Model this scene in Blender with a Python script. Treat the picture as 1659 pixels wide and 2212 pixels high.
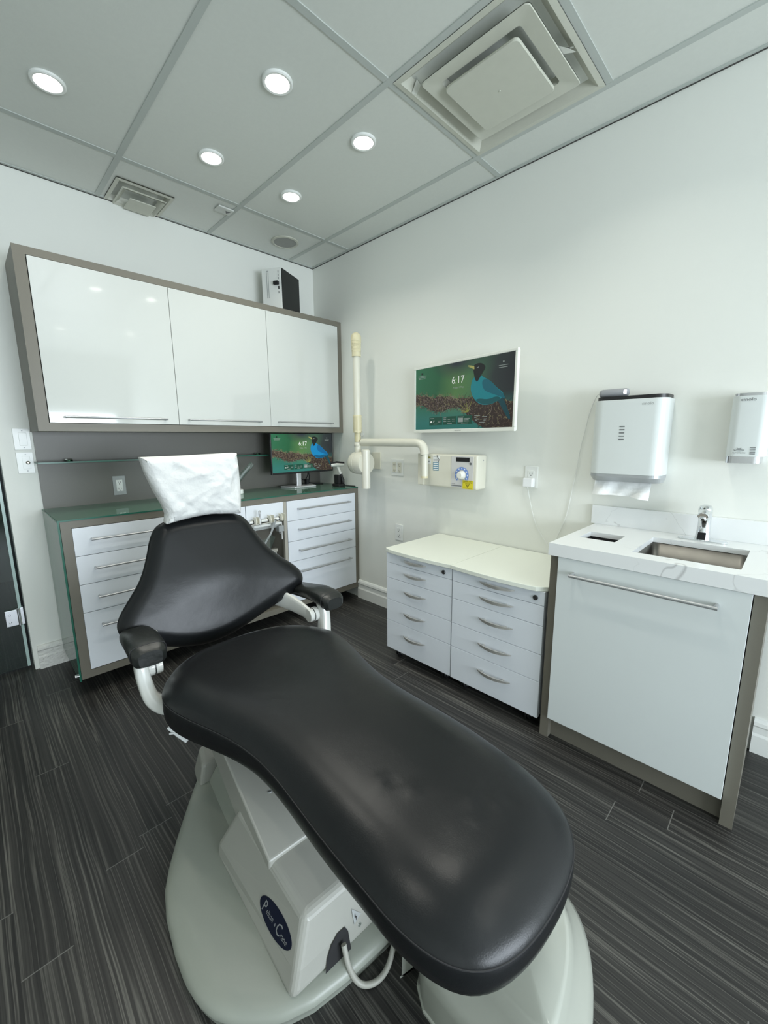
import bpy, bmesh, math, random
from mathutils import Vector, Matrix, Euler
R = math.radians
PI = math.pi
for o in list(bpy.data.objects): bpy.data.objects.remove(o, do_unlink=True)
scn = bpy.context.scene
COL = scn.collection

# ------------------------------------------------------------------ camera
cam = bpy.data.cameras.new('camera'); camo = bpy.data.objects.new('camera', cam); COL.objects.link(camo)
cam.sensor_fit = 'HORIZONTAL'; cam.sensor_width = 36.0
cam.lens = 897.57 * 36.0 / 1659.0
cam.clip_start = 0.02
yaw, pit, rol = 0.78422, -0.176524, -0.006041
fw = Vector((math.cos(pit)*math.cos(yaw), math.cos(pit)*math.sin(yaw), math.sin(pit)))
rt = fw.cross(Vector((0, 0, 1))).normalized(); up = rt.cross(fw)
r2 = rt*math.cos(rol) + up*math.sin(rol); u2 = up*math.cos(rol) - rt*math.sin(rol)
m = Matrix((r2, u2, -fw)).transposed().to_4x4(); m.translation = Vector((-2.1167, -2.88625, 1.26232))
camo.matrix_world = m
scn.camera = camo

# ------------------------------------------------------------------ world, exposure, daylight through the window
w = bpy.data.worlds.new('world'); scn.world = w; w.use_nodes = True
w.node_tree.nodes['Background'].inputs[0].default_value = (.72, .86, 1.0, 1)
w.node_tree.nodes['Background'].inputs[1].default_value = 1.0
vs = scn.view_settings
vs.view_transform = 'Standard'; vs.look = 'None'; vs.gamma = 1.0; vs.use_curve_mapping = False
vs.exposure = 0.05
def area(name, loc, rot, sx, sy, power, color):
    l = bpy.data.lights.new(name, 'AREA'); l.shape = 'RECTANGLE'; l.size = sx; l.size_y = sy
    l.energy = power; l.color = color
    o = bpy.data.objects.new(name, l); o.location = loc; o.rotation_euler = rot; COL.objects.link(o); return o
area('window_daylight', (-1.45, -5.98, 1.14), (R(90), 0, 0), 2.4, 1.05, 150, (.83, .915, 1.0))
LAMP_STRENGTH = 9.0
LAMP_WATTS = 1.9
LAMP_COLOR = (1.0, .975, .885)

# ------------------------------------------------------------------ materials
MATS = {}
def mat(name, col=(.5, .5, .5), rough=.5, metal=0.0, spec=.5, emis=None, estr=1.0, coat=0.0, bump=None, noise=None, trans=0.0):
    if name in MATS: return MATS[name]
    m = bpy.data.materials.new(name); m.use_nodes = True; MATS[name] = m
    nt = m.node_tree; b = nt.nodes['Principled BSDF']
    b.inputs['Base Color'].default_value = (*col, 1)
    b.inputs['Roughness'].default_value = rough
    b.inputs['Metallic'].default_value = metal
    b.inputs['Specular IOR Level'].default_value = spec
    b.inputs['Coat Weight'].default_value = coat
    b.inputs['Coat Roughness'].default_value = .05
    b.inputs['Transmission Weight'].default_value = trans
    if emis:
        b.inputs['Emission Color'].default_value = (*emis, 1); b.inputs['Emission Strength'].default_value = estr
    if noise or bump:
        tc = nt.nodes.new('ShaderNodeTexCoord')
    if noise:   # (scale, amount)
        n = nt.nodes.new('ShaderNodeTexNoise'); n.inputs['Scale'].default_value = noise[0]; n.inputs['Detail'].default_value = 4
        nt.links.new(tc.outputs['Object'], n.inputs['Vector'])
        mx = nt.nodes.new('ShaderNodeMix'); mx.data_type = 'RGBA'
        mx.inputs[6].default_value = (*[c*(1-noise[1]) for c in col], 1); mx.inputs[7].default_value = (*[min(1, c*(1+noise[1])) for c in col], 1)
        nt.links.new(n.outputs['Fac'], mx.inputs[0]); nt.links.new(mx.outputs[2], b.inputs['Base Color'])
    if bump:    # (scale, strength, distance)
        n = nt.nodes.new('ShaderNodeTexNoise'); n.inputs['Scale'].default_value = bump[0]; n.inputs['Detail'].default_value = 5
        nt.links.new(tc.outputs['Object'], n.inputs['Vector'])
        bp = nt.nodes.new('ShaderNodeBump'); bp.inputs['Strength'].default_value = bump[1]; bp.inputs['Distance'].default_value = bump[2]
        nt.links.new(n.outputs['Fac'], bp.inputs['Height']); nt.links.new(bp.outputs['Normal'], b.inputs['Normal'])
    return m
WALL = mat('wall_paint', (.80, .815, .765), .55, bump=(38, .12, .004), noise=(1.6, .02))
TILE = mat('ceiling_tile', (.66, .685, .64), .38, noise=(60, .03), bump=(160, .1, .002))
TBAR = mat('ceiling_bar_paint', (.47, .505, .475), .5)
TRIM = mat('white_trim_paint', (.80, .82, .79), .35)
GLOSS = mat('gloss_white_laminate', (.60, .625, .60), .07, coat=.5)
SATIN = mat('satin_white_laminate', (.76, .80, .85), .38)
TAUPE = mat('taupe_laminate', (.165, .155, .125), .45, noise=(300, .05))
TAUPED = mat('grey_back_panel', (.145, .142, .125), .4, noise=(300, .05))
NICHE = mat('beige_grey_laminate', (.40, .385, .33), .5)
STEEL = mat('brushed_steel', (.46, .47, .48), .42, .75)
STEELB = mat('sink_steel', (.15, .147, .135), .36, 1.0, noise=(14, .25))
CHROME = mat('chrome', (.78, .80, .82), .07, 1.0)
NICKEL = mat('satin_nickel', (.62, .61, .58), .42, .8)
BLACK = mat('black_plastic', (.012, .012, .013), .35)
BLACKM = mat('matt_black', (.008, .008, .009), .7)
DARKG = mat('dark_grey_plastic', (.035, .04, .04), .4)
MOBTOP = mat('cream_solid_surface', (.80, .83, .745), .35, noise=(500, .03))
PLASTW = mat('white_plastic', (.80, .82, .79), .28)
PLASTG = mat('grey_plastic', (.36, .38, .38), .32)
IVORY = mat('ivory_plastic', (.69, .68, .58), .32)
IVORYY = mat('yellowed_plastic', (.66, .61, .41), .4)
ENAMEL = mat('chair_enamel', (.35, .352, .318), .34, noise=(6, .05), bump=(260, .08, .001))
ENAMELB = mat('chair_base_enamel', (.285, .305, .265), .36, noise=(6, .05), bump=(260, .08, .001))
ENAMELG = mat('gloss_enamel', (.37, .385, .34), .12, coat=.5)
CASTW = mat('white_cast_metal', (.70, .71, .67), .22, coat=.4)
VINYLP = mat('wrinkled_black_vinyl', (.013, .015, .014), .34, bump=(17, .28, .012))
PAPER = mat('white_tissue_paper', (.70, .71, .70), .9, bump=(30, .7, .012))
TOWEL = mat('paper_towel', (.80, .82, .82), .9, bump=(45, .5, .006))
FABRIC = mat('grey_speaker_fabric', (.33, .34, .36), .9, bump=(700, .5, .002))
DISP = mat('silver_white_plastic', (.66, .70, .69), .3, coat=.2)
VENTM = mat('vent_cream_metal', (.56, .57, .49), .45, noise=(30, .04))
VENTD = mat('duct_grey', (.26, .26, .235), .6)
BLUE = mat('blue_print', (.10, .20, .62), .4)
NAVY = mat('navy_badge', (.003, .006, .022), .4, spec=.25)
SILVERP = mat('silver_print', (.45, .46, .47), .35, .6)
YELLOW = mat('yellow_sticker', (.72, .62, .03), .4)
INK = mat('black_ink', (.02, .02, .02), .5)
GREYINK = mat('grey_ink', (.14, .15, .15), .5)
TEALINK = mat('blue_grey_sticker', (.10, .25, .36), .4)
PALE = mat('pale_sticker', (.78, .80, .80), .4)
CABLEG = mat('grey_cable', (.36, .36, .32), .45)
CABLEY = mat('yellow_cable', (.28, .24, .07), .45)
LENS = mat('lamp_diffuser', (.9, .9, .9), .4, emis=LAMP_COLOR, estr=LAMP_STRENGTH)
LED = mat('clock_digits', (.9, .9, .9), .4, emis=(.85, .88, 1), estr=3)
DUST = mat('dark_debris', (.30, .28, .27), .8)

def leather(name, base):
    m = mat(name, base, .36, spec=.30)
    nt = m.node_tree; b = nt.nodes['Principled BSDF']
    tc = nt.nodes.new('ShaderNodeTexCoord')
    n1 = nt.nodes.new('ShaderNodeTexNoise'); n1.inputs['Scale'].default_value = 420; n1.inputs['Detail'].default_value = 3
    n2 = nt.nodes.new('ShaderNodeTexNoise'); n2.inputs['Scale'].default_value = 7; n2.inputs['Detail'].default_value = 6
    mp = nt.nodes.new('ShaderNodeMapping'); mp.inputs['Scale'].default_value = (1, 1, 1)
    nt.links.new(tc.outputs['Object'], mp.inputs[0]); nt.links.new(tc.outputs['Object'], n1.inputs[0]); nt.links.new(mp.outputs[0], n2.inputs[0])
    b1 = nt.nodes.new('ShaderNodeBump'); b1.inputs['Strength'].default_value = .22; b1.inputs['Distance'].default_value = .0006
    b2 = nt.nodes.new('ShaderNodeBump'); b2.inputs['Strength'].default_value = .18; b2.inputs['Distance'].default_value = .01
    nt.links.new(n1.outputs['Fac'], b1.inputs['Height']); nt.links.new(n2.outputs['Fac'], b2.inputs['Height'])
    nt.links.new(b1.outputs[0], b2.inputs['Normal']); nt.links.new(b2.outputs[0], b.inputs['Normal'])
    r = nt.nodes.new('ShaderNodeMapRange'); r.inputs[3].default_value = .25; r.inputs[4].default_value = .36
    nt.links.new(n2.outputs['Fac'], r.inputs[0]); nt.links.new(r.outputs[0], b.inputs['Roughness'])
    return m
LEATHER = leather('black_vinyl', (.0085, .0095, .0105))
SEAM = mat('seam_thread', (.02, .02, .022), .5)

def glass(name, tint, rgh, mixv):
    m = bpy.data.materials.new(name); m.use_nodes = True; nt = m.node_tree; nt.nodes.clear()
    out = nt.nodes.new('ShaderNodeOutputMaterial'); tr = nt.nodes.new('ShaderNodeBsdfTransparent'); gl = nt.nodes.new('ShaderNodeBsdfGlossy')
    df = nt.nodes.new('ShaderNodeBsdfDiffuse'); m1 = nt.nodes.new('ShaderNodeMixShader'); m2 = nt.nodes.new('ShaderNodeMixShader')
    fr = nt.nodes.new('ShaderNodeFresnel'); fr.inputs[0].default_value = 1.5
    tr.inputs[0].default_value = (*tint, 1); df.inputs[0].default_value = (tint[0]*.35, tint[1]*.5, tint[2]*.42, 1)
    gl.inputs['Roughness'].default_value = rgh
    m1.inputs[0].default_value = mixv
    nt.links.new(tr.outputs[0], m1.inputs[1]); nt.links.new(df.outputs[0], m1.inputs[2])
    nt.links.new(fr.outputs[0], m2.inputs[0]); nt.links.new(m1.outputs[0], m2.inputs[1]); nt.links.new(gl.outputs[0], m2.inputs[2])
    nt.links.new(m2.outputs[0], out.inputs[0]); MATS[name] = m; return m
GLASS = glass('green_tinted_glass', (.74, .90, .82), .01, .04)
GLASSK = glass('green_counter_glass', (.60, .86, .74), .015, .45)
GLASSF = glass('pale_green_side_glass', (.74, .90, .84), .02, .30)
GLASSE = mat('green_glass_edge', (.012, .115, .075), .3)
GLASSC = glass('clear_plastic_film', (.93, .94, .94), .06, .12)
GLASSD = glass('door_glass', (.55, .62, .58), .01, .02)

def floor_material():
    m = bpy.data.materials.new('dark_streaked_vinyl_planks'); m.use_nodes = True; nt = m.node_tree; b = nt.nodes['Principled BSDF']
    N = nt.nodes.new; L = nt.links.new
    tc = N('ShaderNodeTexCoord'); sp = N('ShaderNodeSeparateXYZ'); L(tc.outputs['Object'], sp.inputs[0])
    def math_(op, a, bb=None, c=None):
        n = N('ShaderNodeMath'); n.operation = op
        for i, v in enumerate((a, bb, c)):
            if v is None: continue
            if hasattr(v, 'links'): L(v, n.inputs[i])
            else: n.inputs[i].default_value = v
        return n.outputs[0]
    W, LEN = .1016, 1.22
    row = math_('FLOOR', math_('DIVIDE', math_('ADD', sp.outputs[0], .555 + 2*W*20), W))
    rnd = N('ShaderNodeTexWhiteNoise'); rnd.noise_dimensions = '1D'; L(row, rnd.inputs['W'])
    yo = math_('ADD', sp.outputs[1], math_('MULTIPLY', rnd.outputs['Value'], LEN))
    fy = math_('DIVIDE', yo, LEN); seg = math_('FLOOR', fy)
    fr = math_('FRACT', fy)
    j = math_('LESS_THAN', fr, .0022)
    fx = math_('FRACT', math_('DIVIDE', math_('ADD', sp.outputs[0], .555 + 2*W*20), W))
    jx = math_('LESS_THAN', fx, .012)
    pid = math_('ADD', math_('MULTIPLY', row, 7.31), math_('MULTIPLY', seg, 3.77))
    # wobble of the grain
    wn = N('ShaderNodeTexNoise'); wn.inputs['Scale'].default_value = 2.0; wn.inputs['Detail'].default_value = 1
    cw = N('ShaderNodeCombineXYZ'); L(math_('MULTIPLY', sp.outputs[0], 2.5), cw.inputs[0]); L(sp.outputs[1], cw.inputs[1]); L(pid, cw.inputs[2]); L(cw.outputs[0], wn.inputs[0])
    xx = math_('ADD', sp.outputs[0], math_('MULTIPLY', wn.outputs['Fac'], .022))
    def streak(sx, sy, off, det):
        c = N('ShaderNodeCombineXYZ'); L(math_('MULTIPLY', xx, sx), c.inputs[0]); L(math_('MULTIPLY', sp.outputs[1], sy), c.inputs[1]); L(math_('ADD', pid, off), c.inputs[2])
        n = N('ShaderNodeTexNoise'); n.inputs['Scale'].default_value = 1; n.inputs['Detail'].default_value = det; n.inputs['Roughness'].default_value = .6
        L(c.outputs[0], n.inputs[0]); return n.outputs['Fac']
    s1 = streak(58, .45, 0, 2); s2 = streak(170, 1.1, 40, 3); s3 = streak(14, .8, 80, 2)
    # thin pale lines where the noise crosses a level
    l1 = math_('SUBTRACT', 1.0, math_('MINIMUM', math_('MULTIPLY', math_('ABSOLUTE', math_('SUBTRACT', s1, .5)), 15), 1.0))
    l1 = math_('POWER', l1, 3.0)
    ramp = N('ShaderNodeValToRGB'); L(s2, ramp.inputs[0]); ramp.color_ramp.elements[0].position = .38; ramp.color_ramp.elements[1].position = .70
    ramp.color_ramp.elements[0].color = (.019, .019, .0185, 1); ramp.color_ramp.elements[1].color = (.062, .060, .055, 1)
    mx = N('ShaderNodeMix'); mx.data_type = 'RGBA'; L(math_('MULTIPLY', l1, math_('ADD', .25, math_('MULTIPLY', s3, 1.1))), mx.inputs[0]); L(ramp.outputs[0], mx.inputs[6]); mx.inputs[7].default_value = (.19, .185, .165, 1)
    m3 = N('ShaderNodeMix'); m3.data_type = 'RGBA'; m3.blend_type = 'MULTIPLY'; m3.inputs[0].default_value = 1
    v = math_('ADD', .34, math_('MULTIPLY', s3, .55)); cc = N('ShaderNodeCombineXYZ'); [L(v, cc.inputs[i]) for i in range(3)]
    L(mx.outputs[2], m3.inputs[6]); L(cc.outputs[0], m3.inputs[7])
    m4 = N('ShaderNodeMix'); m4.data_type = 'RGBA'; L(math_('MULTIPLY', j, .8), m4.inputs[0]); L(m3.outputs[2], m4.inputs[6]); m4.inputs[7].default_value = (.16, .16, .15, 1)
    m5 = N('ShaderNodeMix'); m5.data_type = 'RGBA'; L(math_('MULTIPLY', jx, .5), m5.inputs[0]); L(m4.outputs[2], m5.inputs[6]); m5.inputs[7].default_value = (.012, .012, .012, 1)
    L(m5.outputs[2], b.inputs['Base Color']); b.inputs['Roughness'].default_value = .45
    bp = N('ShaderNodeBump'); bp.inputs['Strength'].default_value = .15; bp.inputs['Distance'].default_value = .002; L(s2, bp.inputs['Height']); L(bp.outputs[0], b.inputs['Normal'])
    return m
FLOORM = floor_material()
def marble_material():
    m = bpy.data.materials.new('white_veined_quartz'); m.use_nodes = True; nt = m.node_tree; b = nt.nodes['Principled BSDF']; N = nt.nodes.new; L = nt.links.new
    tc = N('ShaderNodeTexCoord'); mp = N('ShaderNodeMapping'); mp.inputs['Rotation'].default_value = (.5, .7, .9); mp.inputs['Location'].default_value = (3.1, 1.2, .4); L(tc.outputs['Object'], mp.inputs[0])
    cur = None
    for sc, wd, amt in ((1.5, 260, .50), (3.1, 190, .38)):
        n = N('ShaderNodeTexNoise'); n.inputs['Scale'].default_value = sc; n.inputs['Detail'].default_value = 4; n.inputs['Roughness'].default_value = .5; n.inputs['Distortion'].default_value = .4; L(mp.outputs[0], n.inputs[0])
        a = N('ShaderNodeMath'); a.operation = 'SUBTRACT'; a.inputs[1].default_value = .5; L(n.outputs['Fac'], a.inputs[0])
        c = N('ShaderNodeMath'); c.operation = 'ABSOLUTE'; L(a.outputs[0], c.inputs[0])
        d = N('ShaderNodeMath'); d.operation = 'MULTIPLY'; d.inputs[1].default_value = wd; L(c.outputs[0], d.inputs[0])
        e = N('ShaderNodeMath'); e.operation = 'SUBTRACT'; e.use_clamp = True; e.inputs[0].default_value = 1; L(d.outputs[0], e.inputs[1])
        g = N('ShaderNodeTexNoise'); g.inputs['Scale'].default_value = 3; L(mp.outputs[0], g.inputs[0])
        h = N('ShaderNodeMapRange'); h.inputs[1].default_value = .47; h.inputs[2].default_value = .60; L(g.outputs['Fac'], h.inputs[0])
        f = N('ShaderNodeMath'); f.operation = 'MULTIPLY'; L(e.outputs[0], f.inputs[0]); L(h.outputs[0], f.inputs[1])
        k = N('ShaderNodeMath'); k.operation = 'MULTIPLY'; k.inputs[1].default_value = amt; L(f.outputs[0], k.inputs[0])
        if cur is None: cur = k.outputs[0]
        else:
            q = N('ShaderNodeMath'); q.operation = 'MAXIMUM'; L(cur, q.inputs[0]); L(k.outputs[0], q.inputs[1]); cur = q.outputs[0]
    mx = N('ShaderNodeMix'); mx.data_type = 'RGBA'; L(cur, mx.inputs[0]); mx.inputs[6].default_value = (.80, .82, .82, 1); mx.inputs[7].default_value = (.25, .25, .25, 1)
    L(mx.outputs[2], b.inputs['Base Color']); b.inputs['Roughness'].default_value = .28
    return m
MARBLE = marble_material()

# ------------------------------------------------------------------ mesh helpers
class MB:
    def __init__(s): s.v = []; s.f = []; s.m = []; s.sm = []
    def add(s, vs, fs, mi=0, smooth=False):
        o = len(s.v); s.v += [Vector(x) for x in vs]
        for f in fs: s.f.append([o+i for i in f]); s.m.append(mi); s.sm.append(smooth)
        return s
    def box(s, x0, x1, y0, y1, z0, z1, mi=0):
        vs = [(x, y, z) for z in (z0, z1) for y in (y0, y1) for x in (x0, x1)]
        return s.add(vs, [(0, 2, 3, 1), (4, 5, 7, 6), (0, 1, 5, 4), (1, 3, 7, 5), (3, 2, 6, 7), (2, 0, 4, 6)], mi)
    def prism(s, poly, z0, z1, mi=0, fn=None, smooth=False):
        n = len(poly); fn = fn or (lambda a, b, c: (a, b, c))
        vs = [fn(a, b, z0) for a, b in poly] + [fn(a, b, z1) for a, b in poly]
        o = len(s.v); s.v += [Vector(x) for x in vs]
        s.f.append([o+i for i in range(n)][::-1]); s.m.append(mi); s.sm.append(False)
        s.f.append([o+n+i for i in range(n)]); s.m.append(mi); s.sm.append(False)
        for i in range(n):
            j = (i+1) % n; s.f.append([o+i, o+j, o+n+j, o+n+i]); s.m.append(mi); s.sm.append(smooth)
        return s
    def rings(s, rs, mi=0, cap0=True, cap1=True, smooth=True):
        n = len(rs[0]); o = len(s.v)
        for r in rs: s.v += [Vector(x) for x in r]
        for k in range(len(rs)-1):
            for i in range(n):
                j = (i+1) % n; s.f.append([o+k*n+i, o+k*n+j, o+(k+1)*n+j, o+(k+1)*n+i]); s.m.append(mi); s.sm.append(smooth)
        if cap0: s.f.append([o+i for i in range(n)][::-1]); s.m.append(mi); s.sm.append(False)
        if cap1: s.f.append([o+(len(rs)-1)*n+i for i in range(n)]); s.m.append(mi); s.sm.append(False)
        return s
    def lathe(s, prof, c=(0, 0, 0), axis='z', seg=32, mi=0):
        rs = []
        for r, h in prof:
            ring = []
            for i in range(seg):
                a = 2*PI*i/seg; p, q = r*math.cos(a), r*math.sin(a)
                ring.append({'z': (c[0]+p, c[1]+q, c[2]+h), 'x': (c[0]+h, c[1]+p, c[2]+q), 'y': (c[0]+q, c[1]+h, c[2]+p)}[axis])
            rs.append(ring)
        return s.rings(rs, mi)
    def tube(s, pts, r, seg=12, mi=0, smooth_path=0):
        pts = [Vector(p) for p in pts]
        for _ in range(smooth_path):
            q = [pts[0]]
            for a, b in zip(pts[:-1], pts[1:]): q += [a*.75+b*.25, a*.25+b*.75]
            q.append(pts[-1]); pts = q
        rr = r if isinstance(r, (list, tuple)) else [r]*len(pts)
        rs = []; t0 = (pts[1]-pts[0]).normalized()
        n = t0.orthogonal().normalized()
        for i, p in enumerate(pts):
            t = (pts[min(i+1, len(pts)-1)] - pts[max(i-1, 0)]).normalized()
            n = (n - t*n.dot(t)).normalized(); bb = t.cross(n)
            rs.append([p + (n*math.cos(2*PI*k/seg) + bb*math.sin(2*PI*k/seg))*rr[min(i, len(rr)-1)] for k in range(seg)])
        return s.rings(rs, mi)
    def quad(s, a, b, c, d, mi=0): return s.add([a, b, c, d], [(0, 1, 2, 3)], mi)

def rrect(x0, x1, y0, y1, r, seg=6, corners=(1, 1, 1, 1)):
    out = []
    for (cx, cy, a0, on) in ((x1-r, y1-r, 0, corners[0]), (x0+r, y1-r, 90, corners[1]), (x0+r, y0+r, 180, corners[2]), (x1-r, y0+r, 270, corners[3])):
        if on:
            for i in range(seg+1):
                a = R(a0 + 90*i/seg); out.append((cx+r*math.cos(a), cy+r*math.sin(a)))
        else:
            sx = 1 if a0 in (0, 270) else -1; sy = 1 if a0 in (0, 90) else -1
            out.append((cx+sx*r, cy+sy*r))
    return out
def link(o, parent=None):
    COL.objects.link(o)
    if parent: o.parent = parent
    return o
def ob(name, mb, mats, parent=None, bevel=0, seg=2, origin=None, label=None, subsurf=0, fix=True, ang=32):
    """one mesh object; mesh given in world coordinates, stored about its origin"""
    org = Vector(origin) if origin is not None else (parent_origin(parent) if parent else None)
    if org is None:
        xs = mb.v; org = Vector(((min(v.x for v in xs)+max(v.x for v in xs))/2, (min(v.y for v in xs)+max(v.y for v in xs))/2, min(v.z for v in xs)))
    me = bpy.data.meshes.new(name)
    me.from_pydata([v-org for v in mb.v], [], mb.f)
    for m_ in (mats if isinstance(mats, (list, tuple)) else [mats]): me.materials.append(m_)
    for i, p in enumerate(me.polygons): p.material_index = mb.m[i]; p.use_smooth = mb.sm[i]
    if fix:
        bm = bmesh.new(); bm.from_mesh(me); bmesh.ops.recalc_face_normals(bm, faces=bm.faces)
        for e in bm.edges:
            if len(e.link_faces) == 2 and e.calc_face_angle(0) > R(40): e.smooth = False
        bm.to_mesh(me); bm.free()
    me.update()
    o = bpy.data.objects.new(name, me)
    if parent: link(o, parent)
    else: link(o); o.location = org
    if bevel:
        b = o.modifiers.new('bevel', 'BEVEL'); b.width = bevel; b.segments = seg; b.limit_method = 'ANGLE'; b.angle_limit = R(ang); b.harden_normals = False
    if subsurf:
        b = o.modifiers.new('subsurf', 'SUBSURF'); b.levels = subsurf; b.render_levels = subsurf
    if label: o['label'] = label
    return o
ORG = {}
def parent_origin(p):
    while p.name not in ORG and p.parent: p = p.parent
    return ORG.get(p.name, Vector(p.location))
def thing(name, label, cat, loc, group=None):
    o = bpy.data.objects.new(name, None); o.empty_display_size = .05; COL.objects.link(o); o.location = loc; ORG[o.name] = Vector(loc)
    o['label'] = label; o['category'] = cat
    if group: o['group'] = group
    return o
def tag(o, label, cat, group=None, kind=None):
    o['label'] = label; o['category'] = cat
    if group: o['group'] = group
    if kind: o['kind'] = kind
    return o
def struct(name, mb, mats, label, cat, **k):
    o = ob(name, mb, mats, origin=(0, 0, 0), **k); o['kind'] = 'structure'; o['label'] = label; o['category'] = cat; return o

def textmesh(s, size, fn, mb, mi=0, align='CENTER', shear=0.0, ex=1.0):
    """adds flat lettering to mb; fn maps (x, y) of the text plane to a world point"""
    cu = bpy.data.curves.new('t', 'FONT'); cu.body = s; cu.size = size; cu.align_x = align; cu.align_y = 'CENTER'; cu.shear = shear; cu.resolution_u = 2
    o = bpy.data.objects.new('t', cu); COL.objects.link(o)
    dg = bpy.context.evaluated_depsgraph_get(); me = bpy.data.meshes.new_from_object(o.evaluated_get(dg))
    mb.add([fn(v.co.x*ex, v.co.y) for v in me.vertices], [list(p.vertices) for p in me.polygons], mi)
    bpy.data.objects.remove(o); bpy.data.curves.remove(cu); bpy.data.meshes.remove(me)
    return mb

H = 2.567
# ------------------------------------------------------------------ room shell
XL, YF = -3.6, -6.0
struct('floor', MB().box(XL-.2, .15, YF-.15, 2.2, -.06, 0), FLOORM, 'dark charcoal vinyl plank floor with pale streaked grain', 'floor')
wb = MB(); wb.box(-1.985, .12, 0, .12, 0, H+.05); wb.box(XL, -2.95, 0, .12, 0, H+.05); wb.box(-2.95, -1.985, 0, .12, 2.12, H+.05)
struct('wall_back', wb, WALL, 'white wall behind the hanging cabinets, ending at the glass doorway', 'wall')
struct('wall_right', MB().box(0, .12, YF, 0, 0, H+.05), WALL, 'long white wall carrying the television, x-ray unit and sink', 'wall')
struct('wall_left', MB().box(XL-.12, XL, YF, 2.2, 0, H+.05), WALL, 'white wall on the left side of the room', 'wall')
wf = MB(); wx0, wx1, wz0, wz1 = -2.7, -.2, .56, 1.72
wf.box(XL, wx0, YF-.12, YF, 0, H+.05); wf.box(wx1, .12, YF-.12, YF, 0, H+.05); wf.box(wx0, wx1, YF-.12, YF, 0, wz0); wf.box(wx0, wx1, YF-.12, YF, wz1, H+.05)
struct('wall_front', wf, WALL, 'white wall with the window, behind the photographer', 'wall')
wn = MB(); t = .05
wn.box(wx0, wx1, YF-.09, YF-.03, wz0, wz0+t); wn.box(wx0, wx1, YF-.09, YF-.03, wz1-t, wz1); wn.box(wx0, wx0+t, YF-.09, YF-.03, wz0+t, wz1-t); wn.box(wx1-t, wx1, YF-.09, YF-.03, wz0+t, wz1-t); wn.box(-1.47, -1.43, YF-.09, YF-.03, wz0+t, wz1-t)
wo = struct('window_1', wn, TRIM, 'white framed window letting in daylight', 'window')
ob('window_glass', MB().box(wx0+t, wx1-t, YF-.065, YF-.058, wz0+t, wz1-t), GLASSC, wo)
# dim corridor beyond the glass door
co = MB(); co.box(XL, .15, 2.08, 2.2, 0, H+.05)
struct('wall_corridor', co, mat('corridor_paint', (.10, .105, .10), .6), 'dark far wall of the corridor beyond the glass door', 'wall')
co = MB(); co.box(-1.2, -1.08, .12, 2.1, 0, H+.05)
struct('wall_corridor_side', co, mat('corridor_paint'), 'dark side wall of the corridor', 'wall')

# ceiling: tiles laid in a grid of bars
gx = [-.214-.6045*k for k in range(6)]            # bars running from the back wall forward
gy = [-.4459, -1.628, -2.21, -3.43, -4.65, -5.26]
cl = MB()
cl.box(XL, .12, YF-.12, .12, H+.02, H+.08)
struct('ceiling_slab', cl, TILE, 'upper side of the suspended ceiling', 'ceiling')
ct = MB()
xs = [0]+gx+[XL]; ys = [0]+gy+[YF]
def hole(i, j): return (i == 1 and j == 2) or False
for i in range(len(xs)-1):
    for j in range(len(ys)-1):
        if xs[i]-xs[i+1] < .02: continue
        if hole(i, j): continue
        x1_, x0_, y1_, y0_ = xs[i], xs[i+1], ys[j], ys[j+1]
        if i == 2 and j == 0:   # tile with the return vent cut in
            ct.box(x0_, -1.392, y0_, y1_, H+.004, H+.02); ct.box(-1.112, x1_, y0_, y1_, H+.004, H+.02); ct.box(-1.392, -1.112, y0_, -.272, H+.004, H+.02); continue
        ct.box(x0_, x1_, y0_, y1_, H+.004, H+.02)
struct('ceiling', ct, TILE, 'pale grey suspended ceiling tiles', 'ceiling')
cb = MB(); bw = .0125
for x in gx: cb.box(x-bw, x+bw, YF, 0, H, H+.012)
for y in gy:
    if y in (-.4459, -1.628, -3.43): cb.box(XL, 0, y-bw, y+bw, H+.0005, H+.0125)
    else: cb.box(gx[1], 0 if y < -4 else gx[0], y-bw, y+bw, H+.0005, H+.0125)
struct('trim_1', cb, TBAR, 'pale metal bars of the suspended ceiling grid', 'ceiling grid')
ca = MB(); ca.box(XL, 0, -.018, 0, H-.001, H+.004); ca.box(-.018, 0, YF, -.018, H-.001, H+.004)
struct('trim_2', ca, TBAR, 'thin wall angle around the ceiling edge', 'ceiling trim')
cs = MB(); cs.box(XL, -.004, -.004, 0, H-.004, H-.001); cs.box(-.004, 0, YF, 0, H-.004, H-.001)
struct('gap_shade_strip', cs, mat('gap_shade_paint', (.06, .06, .055), .8), 'dark strip painted as the shaded gap where the ceiling meets the walls', 'ceiling trim')  # thin solid strip, its dark colour stands in for shade in the gap

# baseboards
def base_profile(): return [(0, 0), (.018, 0), (.018, .075), (.013, .085), (.013, .112), (.018, .120), (.016, .134), (.008, .146), (0, .148)]
bb = MB()
def bbrun(y0, y1): bb.prism([(-a, z) for a, z in base_profile()], y0, y1, fn=lambda a, z, y: (a, y, z))
bbrun(-2.218, -.49); bbrun(YF, -2.88)
struct('baseboard_right', bb, TRIM, 'moulded white baseboard along the right wall', 'baseboard')
bb = MB(); bb.prism([(-a, z*.92) for a, z in base_profile()], -1.965, -1.62, fn=lambda a, z, x: (x, a, z))
struct('baseboard_back', bb, mat('chipped_trim_paint', (.74, .74, .70), .5, bump=(60, .8, .01), noise=(25, .10)), 'short chipped white baseboard beside the glass doorway', 'baseboard')

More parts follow.
